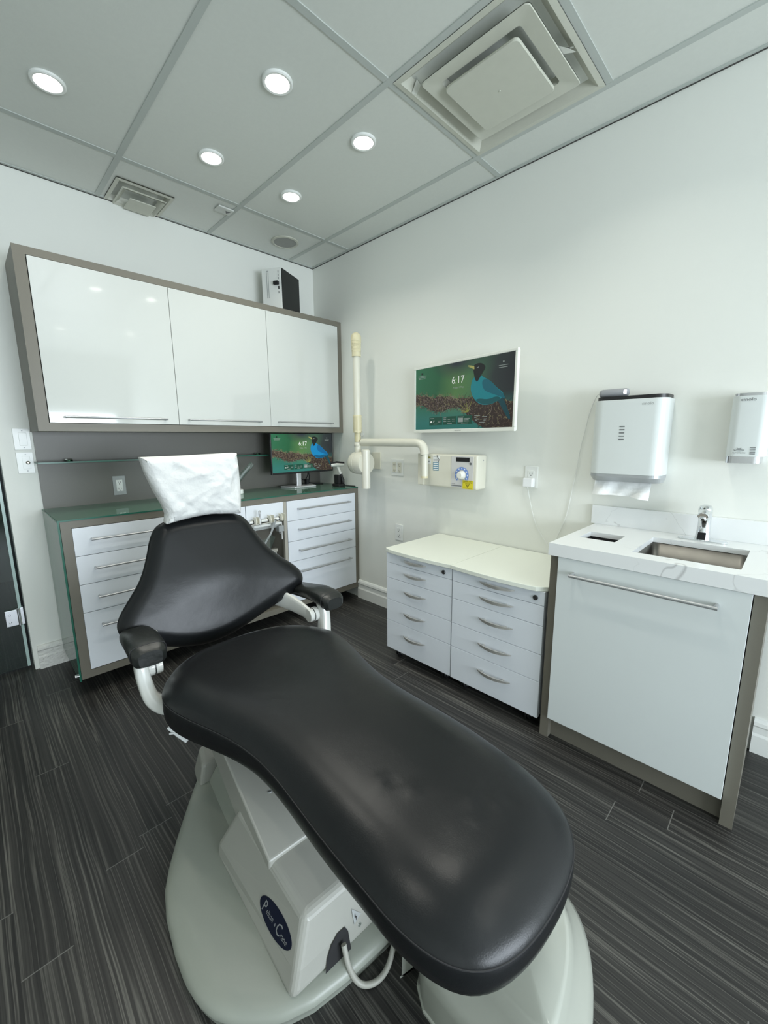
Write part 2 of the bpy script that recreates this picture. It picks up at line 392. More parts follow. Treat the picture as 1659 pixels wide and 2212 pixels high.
# glass door in the doorway
gd = MB(); gd.box(-2.93, -2.012, .052, .062, .012, 2.10)
door = struct('door_1', gd, GLASSD, 'frameless glass door on a chrome hinge at the left edge', 'door')
ge = MB(); ge.box(-2.012, -1.999, .050, .064, .012, 2.10)
ob('glass_edge', ge, mat('pale_glass_edge', (.42, .55, .52), .2), door)
hg = MB(); hg.box(-2.07, -2.018, .040, .076, .265, .355); hg.box(-2.022, -1.992, .045, .085, .262, .358); hg.lathe([(.009, .0), (.009, .1)], (-2.014, .046, .26), seg=12); hg.lathe([(.006, 0), (.006, .004)], (-2.052, .036, .33), 'y', 10); hg.lathe([(.006, 0), (.006, .004)], (-2.052, .036, .287), 'y', 10)
ob('hinge', hg, CHROME, door, bevel=.002)

# ------------------------------------------------------------------ ceiling lamps
def downlight(x, y, label):
    t = thing('downlight', label, 'ceiling light', (x, y, H), 'round recessed ceiling lights')
    ob('trim_ring', MB().lathe([(.056, .004), (.056, -.003), (.052, -.006), (.044, -.005), (.044, .002)], (x, y, H), seg=40), PLASTW, t)
    l = bpy.data.lights.new('downlight_beam', 'AREA'); l.shape = 'DISK'; l.size = .085; l.energy = LAMP_WATTS; l.color = LAMP_COLOR; l.spread = R(128)
    lo = bpy.data.objects.new('downlight_beam', l); lo.location = (0, 0, -.008); link(lo, t)
    ob('lamp_lens', MB().lathe([(.0, -.0035), (.0435, -.0035), (.0435, .001), (0, .001)], (x, y, H), seg=40), LENS, t)
for x, y, lb in ((-1.718, -.743, 'round recessed light nearest the left edge of the ceiling'),
                 (-1.113, -1.338, 'round recessed light highest in the picture, left of the air diffuser'),
                 (-1.112, -.750, 'round recessed light in front of the small vent above the cabinets'),
                 (-.672, -1.329, 'round recessed light beside the large air diffuser near the right wall'),
                 (-.668, -.738, 'round recessed light closest to the ceiling speaker'),
                 (-1.718, -1.338, 'recessed light just outside the top left of the view'),
                 (-1.110, -2.335, 'recessed light above the photographer, left of the pair mirrored in the cabinet doors'),
                 (-1.113, -4.2, 'recessed light near the window, middle'),
                 (-.672, -2.320, 'recessed light over the sink aisle, right of the pair mirrored in the cabinet doors'),
                 (-.45, -3.9, 'recessed light near the window, right side'),
                 (-2.32, -2.3, 'recessed light over the left part of the room')):
    downlight(x, y, lb)

# ------------------------------------------------------------------ large square air diffuser
dx0, dx1, dy0, dy1 = gx[1]+bw, gx[0]-bw, gy[2]+bw, gy[1]-bw
t = thing('air_diffuser', 'large square ceiling air diffuser with stepped cream plates', 'vent', ((dx0+dx1)/2, (dy0+dy1)/2, H))
def frustum(mb, x0, x1, y0, y1, z0, i, z1, r=.0, both=True):
    a = [(x0, y0, z0), (x1, y0, z0), (x1, y1, z0), (x0, y1, z0)]; b = [(x0+i, y0+i, z1), (x1-i, y0+i, z1), (x1-i, y1-i, z1), (x0+i, y1-i, z1)]
    mb.rings([a, b], cap0=False, cap1=False, smooth=False)
fm = MB(); frustum(fm, dx0, dx1, dy0, dy1, H-.002, .02, H-.004); frustum(fm, dx0+.02, dx1-.02, dy0+.02, dy1-.02, H-.004, .045, H+.035); fm.box(dx0+.03, dx1-.03, dy0+.03, dy1-.03, H+.075, H+.078)
frustum(fm, dx0+.065, dx1-.065, dy0+.065, dy1-.065, H+.035, .0, H+.075)
fo = ob('outer_frame', fm, VENTM, t)
def plate(x0, x1, y0, y1, z, lip, name):
    mb = MB(); pr = rrect(x0, x1, y0, y1, .018)
    n = len(pr); cx, cy = (x0+x1)/2, (y0+y1)/2
    def sc(k, zz): return [(cx+(a-cx)*k, cy+(b-cy)*k, zz) for a, b in pr]
    if name == 'centre_plate':
        mb.rings([sc(.97, z+.012), sc(1, z+.006), sc(1, z), sc(.985, z-.002)], smooth=False)
        mb.lathe([(.003, -.004), (.004, -.0025), (.001, -.0015)], (cx, cy, z), seg=10)
    else:
        k2 = 1-2*lip/(x1-x0)
        mb.rings([sc(1, z), sc(.99, z-.002), sc(k2+.02, z+.004), sc(k2, z+.03), sc(k2+.02, z+.03), sc(1, z+.003)], smooth=False)
        mb.f.pop(); mb.m.pop(); mb.sm.pop(); mb.f = [f for f in mb.f if len(f) == 4]; mb.m = mb.m[:len(mb.f)]; mb.sm = mb.sm[:len(mb.f)]
    ob(name, mb, VENTM, t)
plate(-.748, -.325, -2.145, -1.722, H-.018, .06, 'middle_plate')
plate(-.681, -.385, -2.075, -1.782, H-.034, 0, 'centre_plate')
fl = MB()
for dx in (0, .012): pass
fl.rings([[(-.53, -2.13, H-.012), (-.50, -2.14, H-.006)], [(-.51, -2.16, H-.016), (-.485, -2.155, H-.006)], [(-.488, -2.178, H-.010), (-.482, -2.176, H-.008)]], cap0=False, cap1=False)
fl.add([(-.56, -2.128, H-.014), (-.50, -2.128, H-.014), (-.478, -2.185, H-.024), (-.50, -2.170, H-.018)], [(0, 1, 2, 3)])
ob('loose_flap', fl, mat('flap_white', (.68, .70, .64), .5), t)
fl = MB().add([(-.74, -1.70, H+.015), (-.705, -1.69, H+.018), (-.70, -1.665, H+.0), (-.725, -1.662, H-.004)], [(0, 1, 2, 3)])
ob('spring_clip', fl, mat('flap_white'), t)

# small vent by the back wall
t = thing('return_vent', 'small rectangular ceiling vent above the hanging cabinet, its duct showing', 'vent', (-1.25, -.135, H))
vm = MB(); x0, x1, y0, y1 = -1.392, -1.112, -.272, -.006
frustum(vm, x0, x1, y0, y1, H-.002, .016, H-.005); frustum(vm, x0+.016, x1-.016, y0+.016, y1-.016, H-.005, .018, H+.03)
ob('outer_frame', vm, VENTM, t)
vm = MB(); vm.box(x0+.02, x1-.02, y0+.02, y1-.01, H+.055, H+.06); ob('duct_plate', vm, VENTD, t)
vm = MB(); vm.lathe([(0, 0), (.105, 0), (.105, .003), (0, .003)], (-1.24, -.15, H+.030), seg=32); ob('duct_dark_disc', vm, BLACKM, t)  # flat black disc painted as the dark inside of the duct
vm = MB(); k = .03
frustum(vm, x0+.045, x1-.03, y0+.07, y1-.0, H-.012, .022, H+.006); frustum(vm, x0+.045, x1-.03, y0+.06, y1, H-.012, -.006, H-.008)
ob('middle_plate', vm, VENTM, t)
ob('centre_plate', MB().box(x0+.088, x1-.062, y0+.118, y1-.014, H-.026, H-.020), VENTM, t, bevel=.004)
vm = MB(); vm.tube([(x0+.12, -.16, H+.03), (-1.24, -.13, H+.02), (-1.17, -.17, H+.03)], .004, 8, smooth_path=2); ob('cable', vm, PLASTG, t)

# speaker, detector
t = thing('ceiling_speaker', 'round grey-grilled speaker set in the ceiling near the corner', 'speaker', (-.398, -.243, H))
ob('speaker_ring', MB().lathe([(.090, .003), (.090, -.003), (.078, -.006), (.074, -.003)], (-.398, -.243, H), seg=48), VENTM, t)
ob('speaker_grille', MB().lathe([(0, -.004), (.075, -.003), (.075, 0), (0, 0)], (-.398, -.243, H), seg=48), mat('grille_grey', (.33, .34, .32), .6), t)
t = thing('ceiling_sensor', 'small square white sensor with dark triangle beside a ceiling bar', 'sensor', (-.862, -.345, H))
ob('sensor_body', MB().box(-.915, -.825, -.385, -.315, H-.008, H+.002), mat('sensor_white', (.62, .64, .60), .4), t, bevel=.004)
ob('triangle_mark', MB().prism([(-.852, -.335), (-.838, -.362), (-.866, -.36)], H-.0095, H-.0078), GREYINK, t)

# ------------------------------------------------------------------ handles
def bar_handle(name, p0, p1, out, parent, r=.005, mat_=STEEL, label=None):
    """straight bar between p0 and p1, standing off along -out"""
    p0, p1, out = Vector(p0), Vector(p1), Vector(out); d = (p1-p0).normalized(); mb = MB()
    mb.tube([p0-d*.006, p1+d*.006], r, 12)
    for p in (p0, p1): mb.tube([p, p+out], r*1.0, 12)
    o = ob(name, mb, mat_, parent)
    return o

# ------------------------------------------------------------------ hanging cabinet
UY = -.33; ux0, ux1, uz0, uz1 = -1.852, -.001, 1.3035, 2.112
t = thing('wall_cabinet', 'long hanging cabinet with three glossy white doors in a taupe frame', 'cabinet', ((ux0+ux1)/2, -.01, uz0))
UC = t
zb, zt = 1.344, 2.076; sl, sr = ux0+.044, ux1-.033
mb = MB(); mb.box(ux0, sl, UY, -.001, uz0, uz1); mb.box(sr, ux1, UY, -.001, uz0, uz1); mb.box(sl, sr, UY, -.001, uz0, zb-.002); mb.box(sl, sr, UY, -.001, zt+.002, uz1); mb.box(sl, sr, -.02, -.001, zb, zt)
ob('body', mb, TAUPE, t)
wd = (sr-sl-.004)/3
for k in range(3):
    a = sl+.002+k*wd; d = ob('door', MB().box(a+.0012, a+wd-.0012, UY-.002, UY+.018, zb, zt), GLOSS, t, bevel=.001)
    hz = 1.372; h0, h1 = ((.065, .515), (.055, .50), (.055, .50))[k]
    bar_handle('handle', (a+h0, UY-.034, hz), (a+h1, UY-.034, hz), (0, .034, 0), d)

# computer case on the cabinet
c0 = Vector((-.446, -.255, 2.112)); ex = Vector((-.070, .137, 0)).normalized(); ey = Vector((.137, .070, 0)).normalized()
def cas(a, b, c): return c0+ex*a+ey*b+Vector((0, 0, c))
t = thing('computer_case', 'white computer tower with black glass side standing on the hanging cabinet', 'computer', c0+ex*.07+ey*.12)
def cbox(mb, a0, a1, b0, b1, z0, z1, mi=0):
    vs = [cas(a, b, z) for z in (z0, z1) for b in (b0, b1) for a in (a0, a1)]
    mb.add(vs, [(0, 2, 3, 1), (4, 5, 7, 6), (0, 1, 5, 4), (1, 3, 7, 5), (3, 2, 6, 7), (2, 0, 4, 6)], mi)
mb = MB(); cbox(mb, .003, .154, 0, .24, .0, .288); ob('case_body', mb, PLASTW, t, bevel=.003)
mb = MB(); cbox(mb, -.001, .003, .003, .238, .006, .283); ob('side_glass', mb, mat('black_side_glass', (.010, .012, .012), .25), t)
mb = MB(); cbox(mb, .100, .104, -.001, 0, .10, .27); cbox(mb, .112, .116, -.001, 0, .10, .27); cbox(mb, .100, .116, -.001, 0, .27, .274); ob('drive_slot', mb, PLASTG, t)
mb = MB(); cbox(mb, .020, .056, -.02, 0, .178, .20); cbox(mb, .018, .026, -.004, 0, .15, .17); ob('usb_stick', mb, BLACKM, t, bevel=.002)
for z in (.125, .215, .235, .255): mb = MB(); cbox(mb, .022, .026, -.002, 0, z, z+.012); ob('port', mb, GREYINK, t)

# ------------------------------------------------------------------ back panel, switches, outlet, glass shelf
mb = MB().box(-1.845, -.001, -.010, -.001, .88, 1.3035)
o = ob('back_panel', mb, TAUPED); tag(o, 'dark taupe panel on the wall between hanging and base cabinets', 'panel')
t = thing('glass_shelf', 'narrow green-edged glass shelf fixed across the taupe back panel', 'shelf', (-1.19, -.01, 1.14))
ob('shelf_glass', MB().box(-1.853, -.535, -.149, -.010, 1.141, 1.149), GLASS, t)
ob('front_edge', MB().box(-1.853, -.535, -.151, -.149, 1.141, 1.149), GLASSE, t)
ob('end_edge', MB().box(-1.855, -1.853, -.151, -.010, 1.141, 1.149), GLASSE, t)
for x in (-1.712, -1.338, -.922, -.583):
    ob('clamp', MB().lathe([(0, 0), (.019, 0), (.021, .004), (.019, .010), (.008, .013), (0, .013)], (x, -.040, 1.149), seg=24), CHROME, t)
def plate_quad(mb, fn, w_, h_, d): pass
def outlet_back(x0, x1, z0, z1):
    t = thing('power_outlet', 'grey-framed white outlet on the taupe panel above the glass counter', 'outlet', ((x0+x1)/2, -.011, z0))
    ob('cover_plate', MB().box(x0, x1, -.014, -.010, z0, z1), PLASTG, t, bevel=.001)
    cx, cz = (x0+x1)/2, (z0+z1)/2
    ob('receptacle', MB().box(cx-.0165, cx+.0165, -.018, -.013, cz-.034, cz+.034), PLASTW, t, bevel=.001)
    for dz in (-.019, .019):
        mb = MB()
        mb.box(cx-.0075, cx-.0055, -.0186, -.0179, cz+dz-.004, cz+dz+.006); mb.box(cx+.0055, cx+.0075, -.0186, -.0179, cz+dz-.003, cz+dz+.005)
        mb.box(cx-.0025, cx+.0025, -.0186, -.0179, cz+dz-.012, cz+dz-.007)
        ob('socket_slots', mb, INK, t)
outlet_back(-1.512, -1.446, .935, 1.048)
def switch(x0, x1, z0, z1, knob):
    t = thing('light_switch', 'white rocker switch plate under the corner of the hanging cabinet' if not knob else 'white plate with a round dimmer knob below the rocker switch', 'switch', ((x0+x1)/2, 0, z0))
    ob('cover_plate', MB().box(x0, x1, -.006, 0, z0, z1), PLASTW, t, bevel=.0015)
    cx, cz = (x0+x1)/2+.004, (z0+z1)/2
    ob('rocker' if not knob else 'inner_plate', MB().box(cx-.016, cx+.016, -.009 if not knob else -.0068, -.005, cz-.033, cz+.033), PLASTW, t, bevel=.001)
    if knob:
        ob('knob', MB().lathe([(.010, .004), (.009, -.004), (.004, -.010), (0, -.010)], (cx+.006, -.006, cz), 'y', 20), mat('knob_metal', (.25, .24, .20), .3, .8), t)
    for sz in (z0+.012, z1-.012): ob('screw', MB().lathe([(.003, 0), (.003, -.0012), (0, -.0012)], (cx, -.006, sz), 'y', 10), PLASTG, t)
switch(-1.925, -1.856, 1.212, 1.322, False); switch(-1.925, -1.856, 1.090, 1.200, True)

# ------------------------------------------------------------------ base cabinet below the glass counter
LY = -.492; lx0, lx1, lz0, lz1 = -1.843, -.001, .088, .886
t = thing('base_cabinet', 'floating taupe base cabinet with white drawer fronts under the glass counter', 'cabinet', ((lx0+lx1)/2, -.02, lz0)); BC = t
fx0, fx1, fz0, fz1 = -1.802, -.034, .128, .850
mb = MB(); mb.box(lx0, fx0, LY, -.012, lz0, lz1); mb.box(fx1, lx1, LY, -.012, lz0, lz1); mb.box(fx0, fx1, LY, -.012, fz1+.002, lz1); mb.box(fx0, fx1, LY, -.012, lz0, fz0-.002)
ob('outer_frame', mb, TAUPE, t)
mb = MB(); mb.box(-1.205, -.930, LY+.02, -.012, fz0, fz1); mb.box(fx0, -1.205, LY+.02, -.012, fz0, fz1); mb.box(-.640, fx1, LY+.02, -.012, fz0, fz1)
mb.box(-.928, -.642, -.03, -.012, fz0, fz1)
ob('carcass', mb, NICHE, t)
mb = MB(); mb.box(-.662, -.640, LY+.001, LY+.02, fz0, fz1); mb.box(-.930, -.912, LY+.003, LY+.02, fz0, .74); ob('niche_stile', mb, NICHE, t)
mb = MB(); mb.box(-.928, -.664, -.30, -.285, fz0, .66); ob('niche_back', mb, TAUPE, t)
mb = MB(); mb.box(-.928, -.705, LY+.04, LY+.055, .15, .515); mb.box(-.928, -.705, LY+.025, LY+.055, .515, .535); ob('niche_tray', mb, NICHE, t)
ob('apron_panel', MB().box(-.928, -.664, LY-.001, LY+.018, .742, fz1), SATIN, t, bevel=.001)
ob('side_panel', MB().box(-1.203, -.932, LY-.001, LY+.018, fz0, fz1), SATIN, t, bevel=.001)
zz = (fz1, .711, .568, .425, fz0)
for (a, b) in ((fx0+.001, -1.207), (-.637, fx1-.001)):
    for k in range(4):
        d = ob('drawer', MB().box(a, b, LY-.001, LY+.018, zz[k+1]+.0012, zz[k]-.0012), SATIN, t, bevel=.001)
        hz = (.790, .646, .499, .350)[k]; xa = a+.072 if a < -1 else -.553
        bar_handle('handle', (xa, LY-.032, hz), (xa+.449, LY-.032, hz), (0, .033, 0), d)
# glass counter with waterfall side
t = thing('glass_countertop', 'green-edged glass counter sheet folding down the left side of the base cabinet', 'countertop', (-.93, -.25, .888))
ob('counter_glass', MB().box(-1.852, -.001, LY, -.011, .8865, .8935), GLASSK, t)
ob('front_edge', MB().box(-1.852, -.001, LY-.0025, LY, .8865, .8935), GLASSE, t)
ob('side_glass', MB().box(-1.853, -1.845, LY, -.012, .082, .8865), GLASSF, t)
mb = MB(); mb.box(-1.853, -1.845, LY-.0025, LY, .082, .8865); mb.box(-1.8545, -1.853, LY-.0025, -.012, .8865, .8935)
ob('side_edge', mb, GLASSE, t)
mb = MB(); mb.lathe([(0, 0), (.01, 0), (.01, .012), (0, .012)], (-1.866, -.46, .10), 'x', 16); ob('clip', mb, CHROME, t)

# dental instruments hanging in the niche
t = thing('instrument_rail', 'small white instrument rail with cradles in front of the cabinet niche', 'holder', (-.79, -.53, .74))
ob('rail_bar', MB().tube([(-.93, -.535, .752), (-.70, -.535, .752)], .008, 12).box(-.90, -.705, -.535, LY, .715, .728), PLASTW, t)
for x in (-.895, -.795, -.715):
    mb = MB().tube([(x-.012, -.535, .752), (x+.012, -.535, .752)], .017, 16); mb.box(x-.012, x-.008, -.575, -.535, .742, .785); mb.box(x+.010, x+.014, -.575, -.535, .742, .785)
    ob('cradle', mb, IVORY, t)
ob('lower_channel', MB().box(-.905, -.708, LY-.015, LY+.03, .690, .715), mat('pale_alu', (.55, .57, .56), .35, .6), t, bevel=.001)
t = thing('handpiece', 'slim steel handpiece standing upright in the instrument rail', 'dental tool', (-.868, -.553, .735))
ob('tool_body', MB().lathe([(0, 0), (.008, 0), (.008, .03), (.006, .045), (.008, .065), (.0075, .085), (.003, .09), (0, .09)], (-.868, -.553, .735), seg=14), STEEL, t)
t = thing('suction_tube', 'grey suction handpiece in a clear sleeve leaning below the rail', 'dental tool', (-.81, -.545, .60))
ob('tube_body', MB().tube([(-.772, -.562, .755), (-.785, -.556, .70), (-.80, -.55, .66), (-.835, -.54, .61), (-.85, -.53, .55)], [.013, .010, .008, .007, .006], 12, smooth_path=1), PLASTG, t)
mb = MB(); mb.lathe([(.013, 0), (.014, .006), (.011, .007), (.0105, 0)], (-.771, -.563, .753), seg=14); ob('nozzle', mb, CHROME, t)
mb = MB(); mb.add([(-.87, -.53, .62), (-.80, -.565, .66), (-.772, -.56, .64), (-.80, -.54, .56), (-.84, -.52, .52)], [(0, 1, 2, 3, 4)]); ob('plastic_sleeve', mb, GLASSC, t)
t = thing('control_block', 'small grey control block hanging on the right side of the niche', 'control box', (-.70, -.51, .66))
ob('block_body', MB().box(-.728, -.690, -.535, -.49, .662, .702), PLASTG, t, bevel=.003)
ob('toggle', MB().lathe([(0, 0), (.004, 0), (.004, -.015), (0, -.015)], (-.715, -.52, .662), seg=10), STEEL, t)
ob('mount_bracket', MB().box(-.688, -.683, -.50, -.492, .60, .72), PLASTW, t)

# ------------------------------------------------------------------ the picture both screens show
def emat(name, c, s=1.0):
    if name in MATS: return MATS[name]
    m = bpy.data.materials.new(name); m.use_nodes = True; nt = m.node_tree; b = nt.nodes['Principled BSDF']
    b.inputs['Base Color'].default_value = (.005, .005, .005, 1); b.inputs['Roughness'].default_value = .25; b.inputs['Specular IOR Level'].default_value = .3
    b.inputs['Emission Color'].default_value = (*c, 1); b.inputs['Emission Strength'].default_value = s; MATS[name] = m; return m
def screen_bg(name, s):
    m = emat(name, (0, .1, .05), s); nt = m.node_tree; b = nt.nodes['Principled BSDF']; N = nt.nodes.new; L = nt.links.new
    uv = N('ShaderNodeUVMap'); sp = N('ShaderNodeSeparateXYZ'); L(uv.outputs[0], sp.inputs[0])
    nz = N('ShaderNodeTexNoise'); nz.inputs['Scale'].default_value = 2.2; nz.inputs['Detail'].default_value = 1; L(uv.outputs[0], nz.inputs[0])
    ad = N('ShaderNodeMath'); ad.operation = 'MULTIPLY_ADD'; ad.inputs[1].default_value = .28; L(nz.outputs['Fac'], ad.inputs[0]); 
    sub = N('ShaderNodeMath'); sub.operation = 'ADD'; sub.inputs[1].default_value = -.14; L(sp.outputs[0], sub.inputs[0]); L(sub.outputs[0], ad.inputs[2])
    r = N('ShaderNodeValToRGB'); L(ad.outputs[0], r.inputs[0]); e = r.color_ramp.elements
    cols = [(0, (.02, .115, .055)), (.25, (.014, .085, .036)), (.42, (.065, .15, .048)), (.55, (.055, .14, .055)), (.7, (.035, .085, .05)), (.86, (.022, .03, .03)), (1, (.018, .022, .024))]
    e[0].position, e[0].color = 0, (*cols[0][1], 1); e[1].position, e[1].color = 1, (*cols[-1][1], 1)
    for p, c in cols[1:-1]: q = e.new(p); q.color = (*c, 1)
    # teal towards the bottom, dusk towards the top middle
    r2_ = N('ShaderNodeValToRGB'); L(sp.outputs[1], r2_.inputs[0]); r2_.color_ramp.elements[0].position = .12; r2_.color_ramp.elements[0].color = (1, 1, 1, 1); r2_.color_ramp.elements[1].position = .5; r2_.color_ramp.elements[1].color = (0, 0, 0, 1)
    mx = N('ShaderNodeMix'); mx.data_type = 'RGBA'; L(r2_.outputs[0], mx.inputs[0]); L(r.outputs[0], mx.inputs[6]); mx.inputs[7].default_value = (.022, .13, .11, 1)
    gr = N('ShaderNodeVectorMath'); gr.operation = 'DISTANCE'; L(uv.outputs[0], gr.inputs[0]); gr.inputs[1].default_value = (.47, 1.02, 0)
    r3 = N('ShaderNodeMapRange'); r3.inputs[1].default_value = .05; r3.inputs[2].default_value = .28; r3.inputs[3].default_value = 1; r3.inputs[4].default_value = 0; L(gr.outputs['Value'], r3.inputs[0])
    m2 = N('ShaderNodeMix'); m2.data_type = 'RGBA'; L(r3.outputs[0], m2.inputs[0]); L(mx.outputs[2], m2.inputs[6]); m2.inputs[7].default_value = (.02, .028, .035, 1)
    L(m2.outputs[2], b.inputs['Emission Color']); return m
def screen(parent, fn, W_, H_, tagn, s, name='screen', teal=(.008, .165, .19)):
    """fn(u, v, d): u 0..1 left-right, v 0..1 bottom-top, d metres in front"""
    bg = screen_bg('screen_background_'+tagn, s)
    E_ = lambda n, c: emat('screen_'+n+'_'+tagn, c, s)
    mats = [bg, E_('body', teal), E_('head', (.008, .010, .010)), E_('wing', (teal[0], teal[1]*.55, teal[2]*.62)), E_('beak', (.30, .30, .09)), E_('white', (.62, .66, .62)),
            E_('tile', (.008, .055, .034)), E_('twig_a', (.085, .06, .042)), E_('twig_b', (.028, .020, .017)), E_('twig_c', (.15, .14, .075)), E_('leaf', (.17, .19, .045)), E_('tail', (.008, .045, .055)), E_('belly', (teal[0]*.8, teal[1]*.42, teal[2]*.40)), E_('dim', (.22, .26, .24)), E_('pink', (.16, .13, .11))]
    mb = MB(); K = [0.0]
    def P(u, v): return fn(u, v, K[0])
    def poly(pts, mi, d):
        K[0] = d; mb.add([P(*p) for p in pts], [list(range(len(pts)))], mi)
    K[0] = .0004; mb.add([P(0, 0), P(1, 0), P(1, 1), P(0, 1)], [(0, 1, 2, 3)], 0)
    random.seed(4); A = H_/W_
    def stroke(u, v, L_, an, w_, mi, d):
        K[0] = d; du, dv = math.cos(an)*L_*A, math.sin(an)*L_; nu, nv = -math.sin(an)*w_*A, math.cos(an)*w_
        mb.add([P(max(.002, min(.998, u+sx*du+sy*nu)), max(.004, min(.996, v+sx*dv+sy*nv))) for sx, sy in ((0, -1), (1, -.3), (1, .3), (0, 1))], [(0, 1, 2, 3)], mi)
    # mossy branch
    def top(u): return .60-.20*u+.015*math.sin(u*23)+.01*math.sin(u*51)-.03*max(0, u-.6)
    def bot(u): return .345-.19*min(u, .55)+.045*math.sin(u*14+1)-.9*max(0, u-.50)
    n = 46; up_, dn = [], []
    for i in range(n+1):
        u = i/n; up_.append((u, top(u)-.03)); dn.append((u, max(0.0, bot(u)+.03)))
    K[0] = .0006
    vs = [P(*p) for p in up_]+[P(*p) for p in dn]
    mb.add(vs, [(i, i+1, n+2+i, n+1+i) for i in range(n)], 8)
    for k in range(1500):
        u = random.random(); a, b = max(0, bot(u)), top(u); v = a+(b-a)*random.random()
        mi = random.choice((7, 7, 8, 8, 9, 14)) if u < .62 else random.choice((8, 8, 8, 7, 9))
        if v > b-.06 and random.random() < .5: mi = 9
        stroke(u, v, .02+.05*random.random(), random.random()*6.28, .0022+.003*random.random(), mi, .0008+.0004*random.random())
    for an, L_ in ((.3, .0), (2.2, .16), (2.6, .20), (2.95, .22), (3.15, .16), (1.9, .20), (1.2, .2), (3.3, .12)):
        if L_: stroke(.60, .25, L_, an, .006, 10, .0014)
    # bird
    sm = lambda pts, it=2: chaikin(pts, it)
    poly(sm([(.83, .40), (.875, .36), (.90, .28), (.965, .10), (.985, .11), (.955, .25), (.91, .42), (.86, .5)]), 11, .00150)
    body = [(.640, .735), (.700, .775), (.735, .72), (.80, .66), (.86, .545), (.92, .47), (.90, .40), (.865, .365), (.80, .325), (.715, .335), (.665, .40), (.625, .50), (.615, .60), (.625, .68)]
    poly(sm(body), 1, .00165)
    poly(sm([(.66, .41), (.72, .345), (.80, .33), (.865, .365), (.90, .40), (.86, .44), (.78, .40), (.70, .43)]), 12, .00175)
    poly(sm([(.72, .675), (.765, .70), (.81, .64), (.86, .54), (.915, .46), (.935, .385), (.88, .43), (.82, .475), (.755, .52), (.73, .58)]), 3, .00180)
    poly(sm([(.638, .90), (.655, .925), (.70, .932), (.735, .90), (.752, .85), (.725, .79), (.70, .72), (.675, .66), (.655, .71), (.645, .78), (.638, .83)]), 2, .00195)
    poly([(.583, .925), (.612, .915), (.645, .90), (.648, .855), (.62, .885)], 4, .0021)
    poly([(.578, .91), (.612, .897), (.645, .862), (.646, .85), (.615, .882)], 4, .0020)
    poly([(.668, .868), (.686, .880), (.690, .872), (.672, .862)], 13, .0021)
    stroke(.822, .335, .13, -1.75, .004, 14, .0019); stroke(.80, .21, .05, .9, .003, 14, .0019); stroke(.802, .22, .05, -2.4, .003, 14, .0019); stroke(.70, .34, .1, -2.0, .003, 8, .0019)
    # time, date, small print
    def T(s_, u, v, sz, mi, al='CENTER'):
        textmesh(s_, sz*H_, lambda x, y: fn(u+x/W_, v+y/H_, .0024), mb, mi, al)
    T('6:17', .487, .735, .155, 5)
    T('Friday, 1 May', .492, .625, .042, 13)
    poly([(.072, .905), (.090, .905), (.090, .935), (.072, .935)], 2, .0024)
    for i, (a, b) in enumerate(((.032, .135), (.036, .130), (.040, .122))): poly([(a, .878-.022*i), (b, .878-.022*i), (b, .885-.022*i), (a, .885-.022*i)], 13, .0024)
    poly([(.90, .878), (.912, .878), (.912, .90), (.90, .90)], 13, .0024)
    for i, (a, b) in enumerate(((.866, .945), (.868, .94))): poly([(a, .84-.028*i), (b, .84-.028*i), (b, .847-.028*i), (a, .847-.028*i)], 13, .0024)
    # four tiles at the bottom
    for i in range(4):
        a = .175+.158*i; K[0] = .0022
        if i < 3: poly([(a, .065), (a+.150, .065), (a+.150, .195), (a, .195)], 6, .0022)
        for (x, y, ww) in {0: ((.008, .172, .05), (.105, .125, .035), (.10, .108, .03), (.05, .078, .045)), 1: ((.008, .172, .03), (.008, .145, .03), (.055, .145, .025), (.10, .145, .03), (.008, .115, .03), (.055, .115, .03), (.10, .115, .03), (.05, .078, .05)),
                           2: ((.008, .172, .06), (.065, .145, .06), (.065, .125, .05), (.065, .105, .055), (.04, .078, .07)), 3: ((.012, .178, .055), (.012, .152, .02), (.085, .158, .045), (.02, .125, .04), (.10, .125, .03), (.02, .108, .02), (.10, .108, .02), (.06, .078, .05))}[i]:
            poly([(a+x, y), (a+x+ww, y), (a+x+ww, y+.008), (a+x, y+.008)], 13, .0025)
        if i == 2: poly([(a+.008, .098), (a+.058, .098), (a+.058, .162), (a+.008, .162)], 13, .0025)
        if i == 0:
            poly(sm([(a+.010, .105), (a+.035, .105), (a+.036, .12), (a+.026, .138), (a+.016, .13), (a+.008, .118)]), 5, .0026)
            T('7\u00b0', a+.055, .120, .05, 5)
    o = ob(name, mb, mats, parent, fix=False)
    uvl = o.data.uv_layers.new(name='UVMap'); bgp = o.data.polygons[0]
    for li, c in zip(bgp.loop_indices, ((0, 0), (1, 0), (1, 1), (0, 1))): uvl.data[li].uv = c
    return o
def chaikin(pts, it=2):
    for _ in range(it):
        q = []
        for i in range(len(pts)):
            a, b = pts[i], pts[(i+1) % len(pts)]
            q += [(a[0]*.75+b[0]*.25, a[1]*.75+b[1]*.25), (a[0]*.25+b[0]*.75, a[1]*.25+b[1]*.75)]
        pts = q
    return pts

